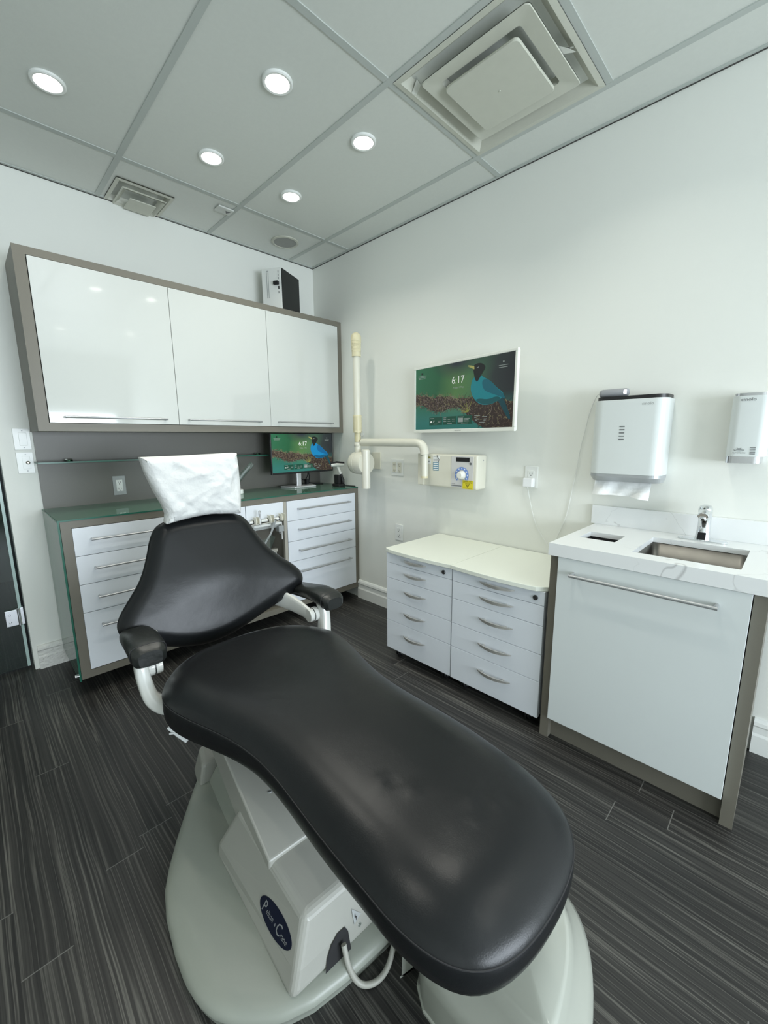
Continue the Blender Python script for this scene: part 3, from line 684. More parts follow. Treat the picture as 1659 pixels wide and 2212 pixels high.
# ------------------------------------------------------------------ television on the right wall
tc0 = Vector((-.050, -1.101, 1.292)); tc1 = Vector((-.160, -1.857, 1.292)); tx = (tc1-tc0).normalized(); tnrm = Vector((0, 0, 1)).cross(tx)
if tnrm.x > 0: tnrm = -tnrm
TW, TH = (tc1-tc0).length, .398
def tvp(a, z, d): return tc0+tx*a+Vector((0, 0, z))+tnrm*d
t = thing('television', 'white framed wall television showing a blue bird on a mossy branch', 'television', (0, -1.48, 1.292))
mb = MB(); bz = .014
def tbox(mb, a0, a1, z0, z1, d0, d1, mi=0):
    vs = [tvp(a, z, d) for d in (d0, d1) for z in (z0, z1) for a in (a0, a1)]
    mb.add(vs, [(0, 2, 3, 1), (4, 5, 7, 6), (0, 1, 5, 4), (1, 3, 7, 5), (3, 2, 6, 7), (2, 0, 4, 6)], mi)
tbox(mb, 0, TW, 0, .02, -.014, .002); tbox(mb, 0, TW, TH-bz, TH, -.014, .002); tbox(mb, 0, bz, .02, TH-bz, -.014, .002); tbox(mb, TW-bz, TW, .02, TH-bz, -.014, .002); tbox(mb, .004, TW-.004, .004, TH-.004, -.024, -.004)
ob('bezel', mb, mat('tv_white', (.78, .80, .74), .3), t, bevel=.002)
screen(t, lambda u, v, d: tvp(bz+u*(TW-2*bz), .02+v*(TH-.02-bz), -.003+d), TW-2*bz, TH-.034, 'wall', .95)
mb = MB(); textmesh('SAMSUNG', .009, lambda x, y: tvp(TW/2+x*1.2, .010+y, .0024), mb); ob('maker_lettering', mb, GREYINK, t, fix=False)
mb = MB(); mb.add([tvp(a, z, -.024) for a, z in ((.25, .08), (.50, .08), (.50, .32), (.25, .32))]+[Vector((-.001, -1.36, 1.37)), Vector((-.001, -1.58, 1.37)), Vector((-.001, -1.58, 1.61)), Vector((-.001, -1.36, 1.61))], [(0, 1, 2, 3), (4, 5, 6, 7), (0, 1, 5, 4), (1, 2, 6, 5), (2, 3, 7, 6), (3, 0, 4, 7)]); ob('wall_mount', mb, DARKG, t)

# ------------------------------------------------------------------ desktop monitor
my = -.215; mx0, mx1, mz0, mz1 = -.572, -.020, 1.003, 1.300
t = thing('monitor', 'black thin-framed monitor on a silver stand showing the same blue bird', 'monitor', (-.30, -.15, .8935))
ob('casing', MB().box(mx0, mx1, my, my+.022, mz0, mz1), BLACK, t, bevel=.002)
screen(t, lambda u, v, d: Vector((mx0+.006+u*(mx1-mx0-.012), my-.0001-d, mz0+.014+v*(mz1-mz0-.018))), mx1-mx0-.012, mz1-mz0-.018, 'desk', 1.35, teal=(.004, .17, .36))
ob('column', MB().box(-.345, -.305, -.185, -.165, .9, 1.10), mat('silver_stand', (.60, .61, .62), .35, .3), t, bevel=.004)
mb = MB(); mb.prism([(-.40, -.235), (-.205, -.235), (-.165, -.10), (-.44, -.10)], .8936, .9055); ob('base', mb, mat('silver_stand'), t, bevel=.003)
mb = MB(); mb.tube([(-.30, -.14, 1.02), (-.27, -.12, .95), (-.22, -.11, .93), (-.20, -.13, .99), (-.24, -.15, 1.02)], .0035, 8, smooth_path=2); mb.tube([(-.21, -.14, 1.01), (-.19, -.13, .95), (-.20, -.12, .915), (-.13, -.10, .899), (-.06, -.13, .898)], .004, 8, smooth_path=2); mb.box(-.235, -.215, -.15, -.12, .905, .945)
ob('cables', mb, BLACKM, t)

# handheld scanner in its cradle
t = thing('handheld_scanner', 'white and black handheld scanner standing in a black cradle at the counter end', 'scanner', (-.085, -.36, .8936))
mb = MB(); mb.prism([(-.118, -.405), (-.052, -.405), (-.050, -.325), (-.120, -.325)], .8936, .915); mb.prism([(-.112, -.398), (-.088, -.398), (-.088, -.34), (-.112, -.34)], .915, .985); mb.prism([(-.080, -.402), (-.056, -.402), (-.056, -.34), (-.080, -.34)], .915, .955)
ob('cradle', mb, BLACKM, t, bevel=.005)
mb = MB(); mb.tube([(-.070, -.40, .93), (-.078, -.385, .99)], .011, 14); ob('grip', mb, BLACK, t)
mb = MB(); mb.tube([(-.078, -.385, .985), (-.086, -.372, 1.025), (-.094, -.365, 1.055)], [.010, .011, .014], 14); mb.tube([(-.055, -.395, 1.060), (-.10, -.365, 1.062), (-.135, -.340, 1.058)], [.012, .017, .013], 14); ob('scanner_head', mb, PLASTW, t)
mb = MB(); mb.tube([(-.052, -.397, 1.073), (-.10, -.365, 1.077), (-.140, -.338, 1.070)], [.008, .012, .008], 12); ob('top_cap', mb, BLACKM, t)
o = ob('scanner_cable', MB().tube([(-.05, -.37, .90), (-.03, -.41, .897), (-.012, -.44, .896), (-.008, -.47, .896)], .003, 8, smooth_path=1), BLACKM); tag(o, 'short black cable curling off the scanner cradle at the counter corner', 'cable')
# sleeved tool beside the headrest
t = thing('curing_light', 'white tool base with a clear-sleeved wand half hidden behind the headrest cover', 'dental tool', (-.84, -.2, .8936))
ob('tool_base', MB().prism(rrect(-.93, -.80, -.235, -.16, .02), .8936, .925).lathe([(.022, .031), (.02, .045), (0, .05)], (-.85, -.2, .8936), seg=16), PLASTW, t, bevel=.004)
ob('wand', MB().tube([(-.86, -.2, .935), (-.80, -.2, 1.01), (-.735, -.2, 1.075)], [.006, .008, .006], 10), PLASTG, t)
ob('clear_sleeve', MB().tube([(-.85, -.2, .95), (-.79, -.2, 1.02), (-.715, -.2, 1.09)], [.014, .018, .017], 8), GLASSC, t)

# ------------------------------------------------------------------ outlets on the right wall
def outlet_right(yc, zc, gang, label):
    hw = .0575 if gang == 2 else .036; t = thing('power_outlet', label, 'outlet', (0, yc, zc-.057))
    ob('cover_plate', MB().box(-.006, 0, yc-hw, yc+hw, zc-.057, zc+.057), PLASTW, t, bevel=.002)
    for dy in ((-.023, .023) if gang == 2 else (0,)):
        ob('receptacle', MB().box(-.009, -.005, yc+dy-.0165, yc+dy+.0165, zc-.034, zc+.034), PLASTW if gang < 2 else IVORY, t, bevel=.001)
        for dz in (-.019, .019):
            mb = MB()
            for s_ in (-.0065, .0065): mb.box(-.0097, -.009, yc+dy+s_-.001, yc+dy+s_+.001, zc+dz-.004, zc+dz+.005)
            mb.box(-.0097, -.009, yc+dy-.0025, yc+dy+.0025, zc+dz-.012, zc+dz-.007)
            ob('socket_slots', mb, INK, t)
    return t
outlet_right(-.911, 1.060, 2, 'double white outlet plate left of the x-ray control box')
outlet_right(-.929, .601, 1, 'single white outlet low on the wall behind the drawer carts')
outlet_right(-1.884, 1.053, 1, 'single white outlet with a plug in it, between control box and towel dispenser')
t = thing('wall_charger', 'small white square plug charger in the lower socket of the outlet', 'charger', (-.02, -1.888, 1.0))
ob('plug_body', MB().box(-.045, -.0095, -1.910, -1.856, 1.002, 1.050), mat('bright_white_plastic', (.84, .86, .87), .3), t, bevel=.006, seg=3)

# white cords
cc = MB(); pts = [(-.03, -1.878, 1.003), (-.012, -1.895, .90), (-.008, -1.905, .86), (-.008, -1.930, .79), (-.008, -1.965, .745), (-.010, -2.0, .70), (-.012, -2.018, .668)]
cc.tube(pts, .0018, 6, smooth_path=2); o = ob('charger_cord', cc, PLASTW); tag(o, 'thin white cord dropping from the wall charger behind the cart', 'cord')
cc = MB(); pts = [(-.012, -2.022, .668), (-.008, -2.035, .735), (-.006, -2.06, .80), (-.005, -2.085, .88), (-.006, -2.10, 1.0), (-.006, -2.115, 1.10), (-.006, -2.123, 1.20), (-.006, -2.142, 1.30), (-.006, -2.15, 1.36), (-.012, -2.175, 1.43), (-.035, -2.195, 1.452), (-.05, -2.212, 1.452)]
cc.tube(pts, .0018, 6, smooth_path=2); o = ob('speaker_cord', cc, PLASTW); tag(o, 'thin white cord hanging down the wall from the small clock speaker', 'cord')

# ------------------------------------------------------------------ dental x-ray: control box, arm, head
t = thing('xray_control_box', 'beige wall-mounted x-ray control box with blue dial and stickers', 'control box', (0, -1.40, .968))
bx0, by0, by1, bz0, bz1 = -.10, -1.612, -1.188, .968, 1.163
ob('housing', MB().box(bx0, -.001, by0, by1, bz0, bz1), IVORY, t, bevel=.010, seg=3)
ob('arm_cover', MB().box(bx0-.006, bx0+.02, by1-.045, by1+.004, bz0+.004, bz1+.002), IVORY, t, bevel=.002)
ob('control_panel', MB().box(bx0-.002, bx0+.01, by0+.025, by0+.175, bz0+.006, bz1-.008), mat('panel_grey', (.60, .60, .59), .4), t, bevel=.001)
ob('display', MB().box(bx0-.004, bx0, by0+.050, by0+.140, bz1-.038, bz1-.014), BLACK, t)
ob('button', MB().lathe([(0, -.003), (.007, -.003), (.007, .002)], (bx0-.002, by0+.042, bz1-.048), 'x', 16), GREYINK, t)
mb = MB(); dc = (by0+.100, bz0+.080); n = 28; a0, a1 = R(-45), R(225)
ri = [(bx0-.0035, dc[0]-math.cos(a0+(a1-a0)*i/n)*.030, dc[1]+math.sin(a0+(a1-a0)*i/n)*.030) for i in range(n+1)]; ro = [(bx0-.0035, dc[0]-math.cos(a0+(a1-a0)*i/n)*.047, dc[1]+math.sin(a0+(a1-a0)*i/n)*.047) for i in range(n+1)]
mb.add(ri+ro, [(i, i+1, n+2+i, n+1+i) for i in range(n)])
dl = ob('dial_scale', mb, mat('dial_blue', (.16, .27, .62), .4), t, fix=False)
mb = MB()
for i in range(9):
    a = a0+(a1-a0)*(i+.5)/9; cy, cz = dc[0]-math.cos(a)*.0385, dc[1]+math.sin(a)*.0385; mb.box(bx0-.0042, bx0-.0036, cy-.0025, cy+.0025, cz-.004, cz+.004)
ob('dial_marks', mb, PALE, t)
ob('dial_knob', MB().lathe([(.0, -.028), (.016, -.028), (.021, -.022), (.024, -.004), (.025, 0)], (bx0-.002, dc[0], dc[1]), 'x', 32), mat('knob_ivory', (.76, .76, .70), .3), t)
mb = MB().box(bx0-.0042, bx0-.003, by0+.022, by0+.092, bz0+.002, bz0+.052); ob('warning_sticker', mb, YELLOW, t)
mb = MB()
def xf(yc, zc, d=.0050): return lambda x, y: (bx0-d, yc-x, zc+y)
textmesh('WARNING: X-RAYS', .0085, xf(by0+.057, bz0+.046), mb, ex=.82); textmesh('AUTHORIZED PERSONNEL', .0062, xf(by0+.057, bz0+.038), mb, ex=.85); textmesh('ELECTRONIC RADIATION', .0052, xf(by0+.057, bz0+.007), mb, ex=.9)
for (a, b) in (((.043, .033), (.071, .033)), ((.071, .033), (.057, .012)), ((.057, .012), (.043, .033)), ((.050, .027), (.064, .027)), ((.064, .027), (.057, .018)), ((.057, .018), (.050, .027))):
    mb.tube([(bx0-.0052, by0+a[0], bz0+a[1]), (bx0-.0052, by0+b[0], bz0+b[1])], .0006, 4)
ob('warning_print', mb, INK, t, fix=False)
mb = MB().box(bx0-.001, bx0-.0002, -1.343, -1.300, bz1-.098, bz1-.048, 0)
for i in range(4): mb.box(bx0-.0016, bx0-.001, -1.340, -1.304, bz1-.094+.012*i, bz1-.088+.012*i, 1)
ob('blue_label', mb, [TEALINK, PALE], t)
mb = MB().box(bx0-.001, bx0-.0002, -1.348, -1.300, bz1-.044, bz1-.008, 0)
for i in range(4): mb.box(bx0-.0016, bx0-.001, -1.335, -1.304, bz1-.040+.008*i, bz1-.0385+.008*i, 1)
ob('white_label', mb, [PALE, GREYINK], t)
mb = MB().tube([(bx0-.002, -1.330, bz1-.006), (bx0-.004, -1.338, bz1-.02), (bx0-.003, -1.347, bz1-.030), (bx0-.002, -1.343, bz1-.046)], .0014, 6); ob('hook_wire', mb, INK, t)
mb = MB().box(bx0-.001, bx0-.0002, -1.283, -1.255, bz1-.062, bz1-.030, 0).box(bx0-.001, bx0-.0002, -1.280, -1.258, bz1-.026, bz1-.016, 1); mb.box(bx0-.0016, bx0-.001, -1.275, -1.262, bz1-.045, bz1-.042, 2)
ob('small_stickers', mb, [PALE, mat('olive_print', (.35, .33, .10), .5), GREYINK], t)
mb = MB().lathe([(.004, 0), (.004, -.002), (0, -.002)], (-.04, by0, bz1-.03), 'y', 12); ob('screw', mb, PLASTG, t)
mb = MB(); textmesh('Gendex', .008, xf(by0+.155, bz0+.028), mb); mb.box(bx0-.0045, bx0-.003, by0+.10, by0+.170, bz0+.015, bz0+.019); ob('maker_lettering', mb, GREYINK, t, fix=False)

ax = -.135
t = thing('xray_machine', 'ivory folding x-ray arm with upright tube and drum-shaped head on the wall', 'x-ray machine', (-.12, -1.26, 1.02))
ob('swing_tube', MB().tube([(ax, -1.262, 1.020), (ax, -1.262, 1.165)], .0205, 24).tube([(ax, -.70, 1.232), (ax, -1.18, 1.232), (ax, -1.225, 1.228), (ax, -1.254, 1.205), (ax, -1.262, 1.160)], [.026]*5, 24, smooth_path=2), IVORY, t)
ob('post_collar', MB().lathe([(.0, 0), (.022, 0), (.022, .012), (0, .012)], (ax, -1.262, 1.018), seg=24), IVORYY, t)
px, py = -.150, -.668
ob('upright_tube', MB().tube([(px, py, 1.415), (px, py, 1.84)], .0245, 24), IVORY, t)
pr = [(0, .155), (.012, .154), (.026, .146), (.034, .130), (.035, .105)]
for i in range(9): z = .100-.0085*i; pr += [(.0345, z), (.0322, z-.0035), (.0345, z-.0075)] if False else [(.0350-.0004*i, z), (.0325-.0003*i, z-.004)]
pr += [(.031, .018), (.031, 0), (0, 0)]
ob('top_cap', MB().lathe(pr, (px, py, 1.805), seg=32), IVORYY, t)
pr = [(0, .118), (.029, .118), (.030, .112)]
for i in range(8): z = .106-.0115*i; pr += [(.0305, z), (.0285, z-.005)]
pr += [(.030, .004), (.030, 0), (0, 0)]
ob('joint_sleeve', MB().lathe(pr, (px, py, 1.300), seg=32), IVORYY, t)
ob('lower_tube', MB().tube([(px, py, 1.235), (px, py, 1.305)], .0225, 24), mat('yellowed_tube', (.60, .555, .36), .4), t)
ob('neck', MB().tube([(px, py, 1.150), (px, py, 1.232)], .0225, 24).lathe([(.0235, 0), (.0255, .003), (.0255, .024), (.0235, .027)], (px, py, 1.205), seg=24), IVORY, t)
ob('retaining_ring', MB().tube([(px+.010, py-.036+.014*math.cos(a*PI/6), 1.288+.020*math.sin(a*PI/6)) for a in range(13)], .0013, 6), STEEL, t)
hz = 1.088
ob('head_drum', MB().lathe([(0, .075), (.070, .075), (.077, .068), (.079, .05), (.079, .022), (.0775, .021), (.0775, .018), (.079, .017), (.079, -.035), (.074, -.048), (0, -.050)], (px+.01, py-.03, hz), 'y', 48), IVORY, t)
ob('aiming_cone', MB().tube([(px-.006, py-.088, .915), (px-.006, py-.088, 1.180)], .0295, 28).lathe([(.027, .266), (.02, .270), (0, .271)], (px-.006, py-.088, .914), seg=28), mat('ivory_light', (.72, .71, .62), .3), t)
ob('wall_plate', MB().box(-.012, -.0005, -.752, -.665, 1.04, 1.16), IVORY, t, bevel=.002)

# ------------------------------------------------------------------ towel dispenser, clock speaker, soap dispenser
t = thing('towel_dispenser', 'large white paper towel dispenser on the wall above the sink end', 'dispenser', (0, -2.34, 1.06))
def capsule(x, y0, y1, r, z0, z1, k=1.0): return rrect(x, .02, y0, y1, r, 8, (0, 1, 1, 0))
mb = MB(); pf = rrect(-.120, -.001, -2.487, -2.205, .045, 8, (0, 1, 1, 0)); mb.prism(pf, 1.100, 1.416, smooth=True)
ob('cover', mb, DISP, t, bevel=.0015, seg=2)
mb = MB(); pf = rrect(-.113, -.001, -2.481, -2.212, .042, 8, (0, 1, 1, 0)); mb.prism(pf, 1.416, 1.431, smooth=True); ob('top_band', mb, BLACK, t)
pf = rrect(-.119, -.001, -2.486, -2.206, .045, 8, (0, 1, 1, 0)); pf2 = rrect(-.085, -.001, -2.478, -2.214, .03, 8, (0, 1, 1, 0))
mb = MB(); mb.rings([[(a, b, 1.100) for a, b in pf], [(a, b, 1.088) for a, b in pf], [(a, b, 1.066) for a, b in pf2]], smooth=False); ob('bottom_tray', mb, mat('silver_plastic', (.40, .42, .43), .35, .3), t)
mb = MB()
for i in range(5): mb.box(-.1212, -.1195, -2.341, -2.321, 1.248+.0135*i, 1.2525+.0135*i)
ob('level_slots', mb, GREYINK, t)
mb = MB(); textmesh('cinolo', .017, lambda x, y: (-.1206, -2.418-x*.9, 1.395+y), mb, ex=1.15); ob('maker_lettering', mb, PLASTG, t, fix=False)
# towel sheet
mb = MB(); nu, nv = 24, 8; vs = []
random.seed(2)
for j in range(nv+1):
    for i in range(nu+1):
        u, v = i/nu, j/nv; y = -2.225-.225*u-.006*v*math.sin(u*3); z = 1.074-.008*u-.070*v+.012*v*math.sin(u*2.2)-.012*u*v; x = -.065-.035*v-.012*v*math.sin(u*9)+.008*math.sin(u*17+v*3)*v
        vs.append((x, y, z))
mb.add(vs, [(j*(nu+1)+i, j*(nu+1)+i+1, (j+1)*(nu+1)+i+1, (j+1)*(nu+1)+i) for j in range(nv) for i in range(nu)], 0, True)
o = ob('paper_towel', mb, TOWEL); tag(o, 'white paper towel sheet hanging out of the towel dispenser', 'paper towel')
t = thing('clock_speaker', 'small grey fabric speaker with lit clock digits on top of the towel dispenser', 'speaker', (-.075, -2.27, 1.431))
ob('speaker_body', MB().lathe([(0, -.058), (.010, -.058), (.0155, -.054), (.0175, -.046), (.0175, .046), (.0155, .054), (.010, .058), (0, .058)], (-.075, -2.275, 1.4487), 'y', 28), FABRIC, t)
mb = MB(); mb.box(-.0935, -.0905, -2.327, -2.319, 1.441, 1.4585); mb.box(-.0935, -.0905, -2.3185, -2.3165, 1.443, 1.457); mb.box(-.0940, -.0930, -2.3245, -2.3215, 1.4505, 1.4525, 0); ob('clock_digits', mb, LED, t)
t = thing('soap_dispenser', 'narrow white and silver automatic soap dispenser at the right edge', 'dispenser', (0, -2.735, 1.16))
mb = MB(); pf = rrect(-.100, -.001, -2.795, -2.682, .030, 8, (0, 1, 1, 0)); mb.prism(pf, 1.187, 1.404, smooth=True); ob('cover', mb, DISP, t, bevel=.001)
mb = MB(); pf = rrect(-.097, -.001, -2.792, -2.685, .030, 8, (0, 1, 1, 0)); mb.prism(pf, 1.404, 1.414, smooth=True); ob('top_band', mb, mat('bright_silver', (.62, .62, .64), .18, .9), t)
mb = MB(); pf = rrect(-.094, -.001, -2.785, -2.683, .022, 8, (0, 1, 1, 0)); mb.prism(pf, 1.162, 1.187, smooth=True); ob('nozzle_tray', mb, mat('bright_silver'), t)
mb = MB()
for i in range(5): mb.box(-.1012, -.0995, -2.767, -2.752, 1.196+.0055*i, 1.1985+.0055*i)
for r_ in (.008, .014, .020):
    mb.tube([(-.1008, -2.7215-r_*math.sin(a), 1.222-r_*math.cos(a)*.75) for a in [R(-48+96*i/10) for i in range(11)]], .0009, 4)
ob('print_marks', mb, GREYINK, t)
mb = MB(); textmesh('cinolo', .016, lambda x, y: (-.1012, -2.729-x, 1.391+y), mb, ex=1.1); textmesh('AUTOMATIC', .0065, lambda x, y: (-.1012, -2.722-x, 1.200+y), mb); ob('maker_lettering', mb, GREYINK, t, fix=False)

# ------------------------------------------------------------------ drawer carts
def arc_handle(y0, y1, x, z, parent):
    mb = MB(); n = 14; rs = []
    for i in range(n+1):
        u = i/n; s_ = math.sin(u*PI); y = y0+(y1-y0)*u; out = .004+.024*s_**.75; w_ = .0015+.0055*s_**.6; th = .0012+.003*s_
        rs.append([(x-out-th, y, z+w_), (x-out+th, y, z+w_), (x-out+th, y, z-w_), (x-out-th, y, z-w_)])
    mb.rings(rs, smooth=False)
    for u in (.2, .8): y = y0+(y1-y0)*u; mb.tube([(x, y, z), (x-.020, y, z)], .0035, 8)
    return ob('handle', mb, NICKEL, parent)
def cart(y0, y1, h0, h1, ly, lb, tops, fx):
    t = thing('drawer_cart', lb, 'drawer cart', (-.25, (y0+y1)/2, 0), 'white drawer carts by the wall')
    ob('carcass', MB().box(fx+.018, -.022, y1+.004, y0-.004, .054, .630), SATIN, t, bevel=.001)
    zs = (.632, .570, .481, .352, .226, .053)
    for k in range(5):
        d = ob('drawer', MB().box(fx, fx+.017, y1+.0015, y0-.0015, zs[k+1]+.001, zs[k]-.001), SATIN, t, bevel=.0012)
        arc_handle(y0-h0, y0-h1, fx, (.605, .531, .427, .300, .165)[k], d)
        if k == 0:
            ob('lock', MB().lathe([(.011, .0), (.011, -.004), (.0095, -.006), (.005, -.0055), (.0045, -.003), (0, -.003)], (fx, ly, .600), 'x', 24), mat('lock_metal', (.12, .12, .12), .3, .8), d)
    pts = chaikin_open(tops)
    ob('cart_top', MB().prism(pts, .632, .652), MOBTOP, t, bevel=.002)
    for cx, cy in ((fx+.05, y0-.06), (fx+.05, y1+.06), (-.08, y0-.06), (-.08, y1+.06)):
        c = ob('caster', MB().box(cx-.012, cx+.012, cy-.006, cy+.006, .025, .054).lathe([(0, -.014), (.020, -.014), (.0245, -.010), (.0245, -.003), (.018, -.002), (.018, .002), (.0245, .003), (.0245, .010), (.020, .014), (0, .014)], (cx, cy, .0245), 'y', 20), BLACK, t)
        ob('wheel_hub', MB().lathe([(0, -.0155), (.009, -.0155), (.011, -.0145)], (cx, cy, .0245), 'y', 14).lathe([(0, .0155), (.009, .0155), (.011, .0145)], (cx, cy, .0245), 'y', 14), PLASTG, c)
def chaikin_open(p): return p
def bowed(y0, y1, fx, rl, rr):
    """top outline: bowed front, rounded outer corners"""
    p = [(-.006, y1), (-.006, y0)]
    n = 12
    for i in range(n+1):
        u = i/n; y = y0+(y1-y0)*u; b = .020*math.sin(PI*(.10+.80*u)); x = fx-.004-b
        if rl and u < .12: x += rl*(1-math.sqrt(max(0, 1-(1-u/.12)**2)))
        if rr and u > .88: x += rr*(1-math.sqrt(max(0, 1-((u-.88)/.12)**2)))
        p.append((x, y))
    return p
cart(-1.288, -1.742, .135, .290, -1.690, 'left white five-drawer cart, its top step ending at the joint', bowed(-1.284, -1.742, -.500, .012, 0), -.497)
cart(-1.745, -2.208, .155, .330, -2.168, 'right white five-drawer cart, close against the sink cabinet', bowed(-1.744, -2.213, -.503, 0, .03), -.500)

# ------------------------------------------------------------------ sink cabinet
t = thing('sink_cabinet', 'sink base cabinet with one wide white panel door between taupe sides', 'cabinet', (-.26, -2.55, 0))
mb = MB(); mb.box(-.511, -.02, -2.261, -2.226, 0, .803); ob('side_panel', mb, TAUPE, t)
mb = MB(); mb.box(-.511, -.02, -2.872, -2.838, 0, .803); ob('side_panel', mb, TAUPE, t)
ob('toe_kick', MB().box(-.482, -.465, -2.838, -2.261, 0, .098), TAUPE, t)
ob('carcass', MB().box(-.508, -.49, -2.838, -2.261, .098, .125).box(-.508, -.05, -2.838, -2.261, .098, .110).box(-.05, -.02, -2.838, -2.261, .098, .79), NICHE, t)
d = ob('door', MB().box(-.530, -.512, -2.8355, -2.2625, .102, .802), mat('white_panel', (.68, .725, .72), .33), t, bevel=.001)
bar_handle('handle', (-.568, -2.325, .747), (-.568, -2.757, .747), (.038, 0, 0), d, r=.0062)
# worktop with two cut-outs
t = thing('sink_worktop', 'white veined stone worktop with upstand around the sink', 'countertop', (-.27, -2.8, .804)); SW = t
Z0, Z1 = .833, .853; yE = -3.42
hx = [(-.355, -.218, -2.408, -2.273), (-.460, -.152, -2.797, -2.495)]
mb = MB(); xs_ = [-.535, -.46, -.355, -.218, -.152, -.001]; ys_ = [yE, -2.797, -2.495, -2.408, -2.273, -2.224]
def inh(x, y): return any(a < x < b and c < y < d_ for a, b, c, d_ in hx)
nx, ny = len(xs_), len(ys_)
for zc, zz_ in ((0, Z0), (1, Z1)):
    base = len(mb.v); mb.v += [Vector((x, y, zz_)) for y in ys_ for x in xs_]
    for j in range(ny-1):
        for i in range(nx-1):
            if inh((xs_[i]+xs_[i+1])/2, (ys_[j]+ys_[j+1])/2): continue
            mb.f.append([base+j*nx+i, base+j*nx+i+1, base+(j+1)*nx+i+1, base+(j+1)*nx+i]); mb.m.append(0); mb.sm.append(False)
def wallq(x0, y0, x1, y1): mb.add([(x0, y0, Z0), (x1, y1, Z0), (x1, y1, Z1), (x0, y0, Z1)], [(0, 1, 2, 3)])
for a, b, c, d_ in hx+[(-.535, -.001, yE, -2.224)]: wallq(a, c, b, c); wallq(b, c, b, d_); wallq(b, d_, a, d_); wallq(a, d_, a, c)
mb.box(-.535, -.512, yE, -2.224, .804, .8331); mb.box(-.512, -.001, -2.247, -2.224, .804, .8331)
ob('stone_slab', mb, MARBLE, t)
ob('upstand', MB().box(-.020, -.001, yE, -2.205, .853, .941), MARBLE, t, bevel=.001)
# basin
t2 = thing('sink_basin', 'rectangular brushed steel basin sunk in the veined worktop', 'sink', (-.306, -2.646, .66))
def basin(a, b, c, d_, z0, z1, r_):
    o1 = rrect(a, b, c, d_, r_, 6); o2 = rrect(a+.006, b-.006, c+.006, d_-.006, r_*.9, 6); o3 = rrect(a+.03, b-.03, c+.03, d_-.03, r_*.8, 6)
    mb = MB(); mb.rings([[(x, y, z1) for x, y in o1], [(x, y, z0+.03) for x, y in o2], [(x, y, z0+.008) for x, y in rrect(a+.012, b-.012, c+.012, d_-.012, r_*.9, 6)], [(x, y, z0) for x, y in o3]], cap0=False, cap1=True); return mb
bmx = basin(-.463, -.149, -2.800, -2.492, .665, .8325, .03)
o = ob('bowl', bmx, STEELB, t2); sd = o.modifiers.new('solid', 'SOLIDIFY'); sd.thickness = .002; sd.offset = -1
ob('drain', MB().lathe([(0, .003), (.03, .003), (.04, .005), (.043, .001)], (-.306, -2.646, .655), seg=28), CHROME, t2)
t2 = thing('waste_chute', 'square waste opening in the worktop left of the basin, dark inside', 'waste chute', (-.286, -2.34, .60))
mb = MB(); a, b, c, d_ = -.353, -.220, -2.406, -2.275
mb.rings([[(a, c, .8325), (b, c, .8325), (b, d_, .8325), (a, d_, .8325)], [(a, c, .6), (b, c, .6), (b, d_, .6), (a, d_, .6)]], cap0=False, cap1=True, smooth=False)
ob('chute_liner', mb, BLACKM, t2)
# faucet
t = thing('faucet', 'short chrome sensor faucet with a black sensor window behind the basin', 'faucet', (-.088, -2.647, .853))
ob('base_plate', MB().prism(rrect(-.113, -.063, -2.728, -2.566, .024), .853, .858), CHROME, t, bevel=.002)
mb = MB(); rs = []
for (z, xc, rx, ry) in ((.857, -.088, .027, .026), (.875, -.088, .024, .0235), (.905, -.086, .022, .021), (.935, -.086, .024, .021), (.955, -.089, .030, .022), (.972, -.094, .036, .023), (.985, -.096, .034, .022), (.994, -.093, .025, .018), (.998, -.090, .010, .008)):
    rs.append([(xc+rx*math.cos(2*PI*i/28), -2.647+ry*math.sin(2*PI*i/28), z) for i in range(28)])
mb.rings(rs); ob('body', mb, CHROME, t)
mb = MB(); mb.tube([(-.100, -2.647, .975), (-.135, -2.647, .966), (-.150, -2.647, .958)], [.019, .019, .017], 24, smooth_path=1); ob('spout', mb, CHROME, t, bevel=.002)
ob('aerator', MB().lathe([(.0, 0), (.011, 0), (.013, .004), (.013, .014)], (-.140, -2.647, .942), seg=20), CHROME, t)
ob('sensor_window', MB().box(-.1165, -.105, -2.660, -2.634, .860, .890), BLACK, t, bevel=.002)
mb = MB(); mb.prism([(-2.653, .985), (-2.646, .990), (-2.641, .985), (-2.648, .981)], -.1285, -.127, fn=lambda a, b, c: (c, a, b)); ob('logo_mark', mb, INK, t)

# ------------------------------------------------------------------ dental chair
O1 = Vector((-1.44, -1.424)); an1 = .07
A1 = Vector((-math.sin(an1), -math.cos(an1))); S1 = Vector((math.cos(an1), -math.sin(an1)))
def C1(u, v, z): p = O1+A1*u+S1*v; return Vector((p.x, p.y, z))
O2 = Vector((-1.4675, -1.39865)); an2 = .03462
A2 = Vector((-math.sin(an2), -math.cos(an2))); S2 = Vector((math.cos(an2), -math.sin(an2)))
def C2(u, v, z): p = O2+A2*u+S2*v; return Vector((p.x, p.y, z))
CH = thing('dental_chair', 'black upholstered dental patient chair on a grey-green metal base', 'dental chair', C1(.45, 0, 0))

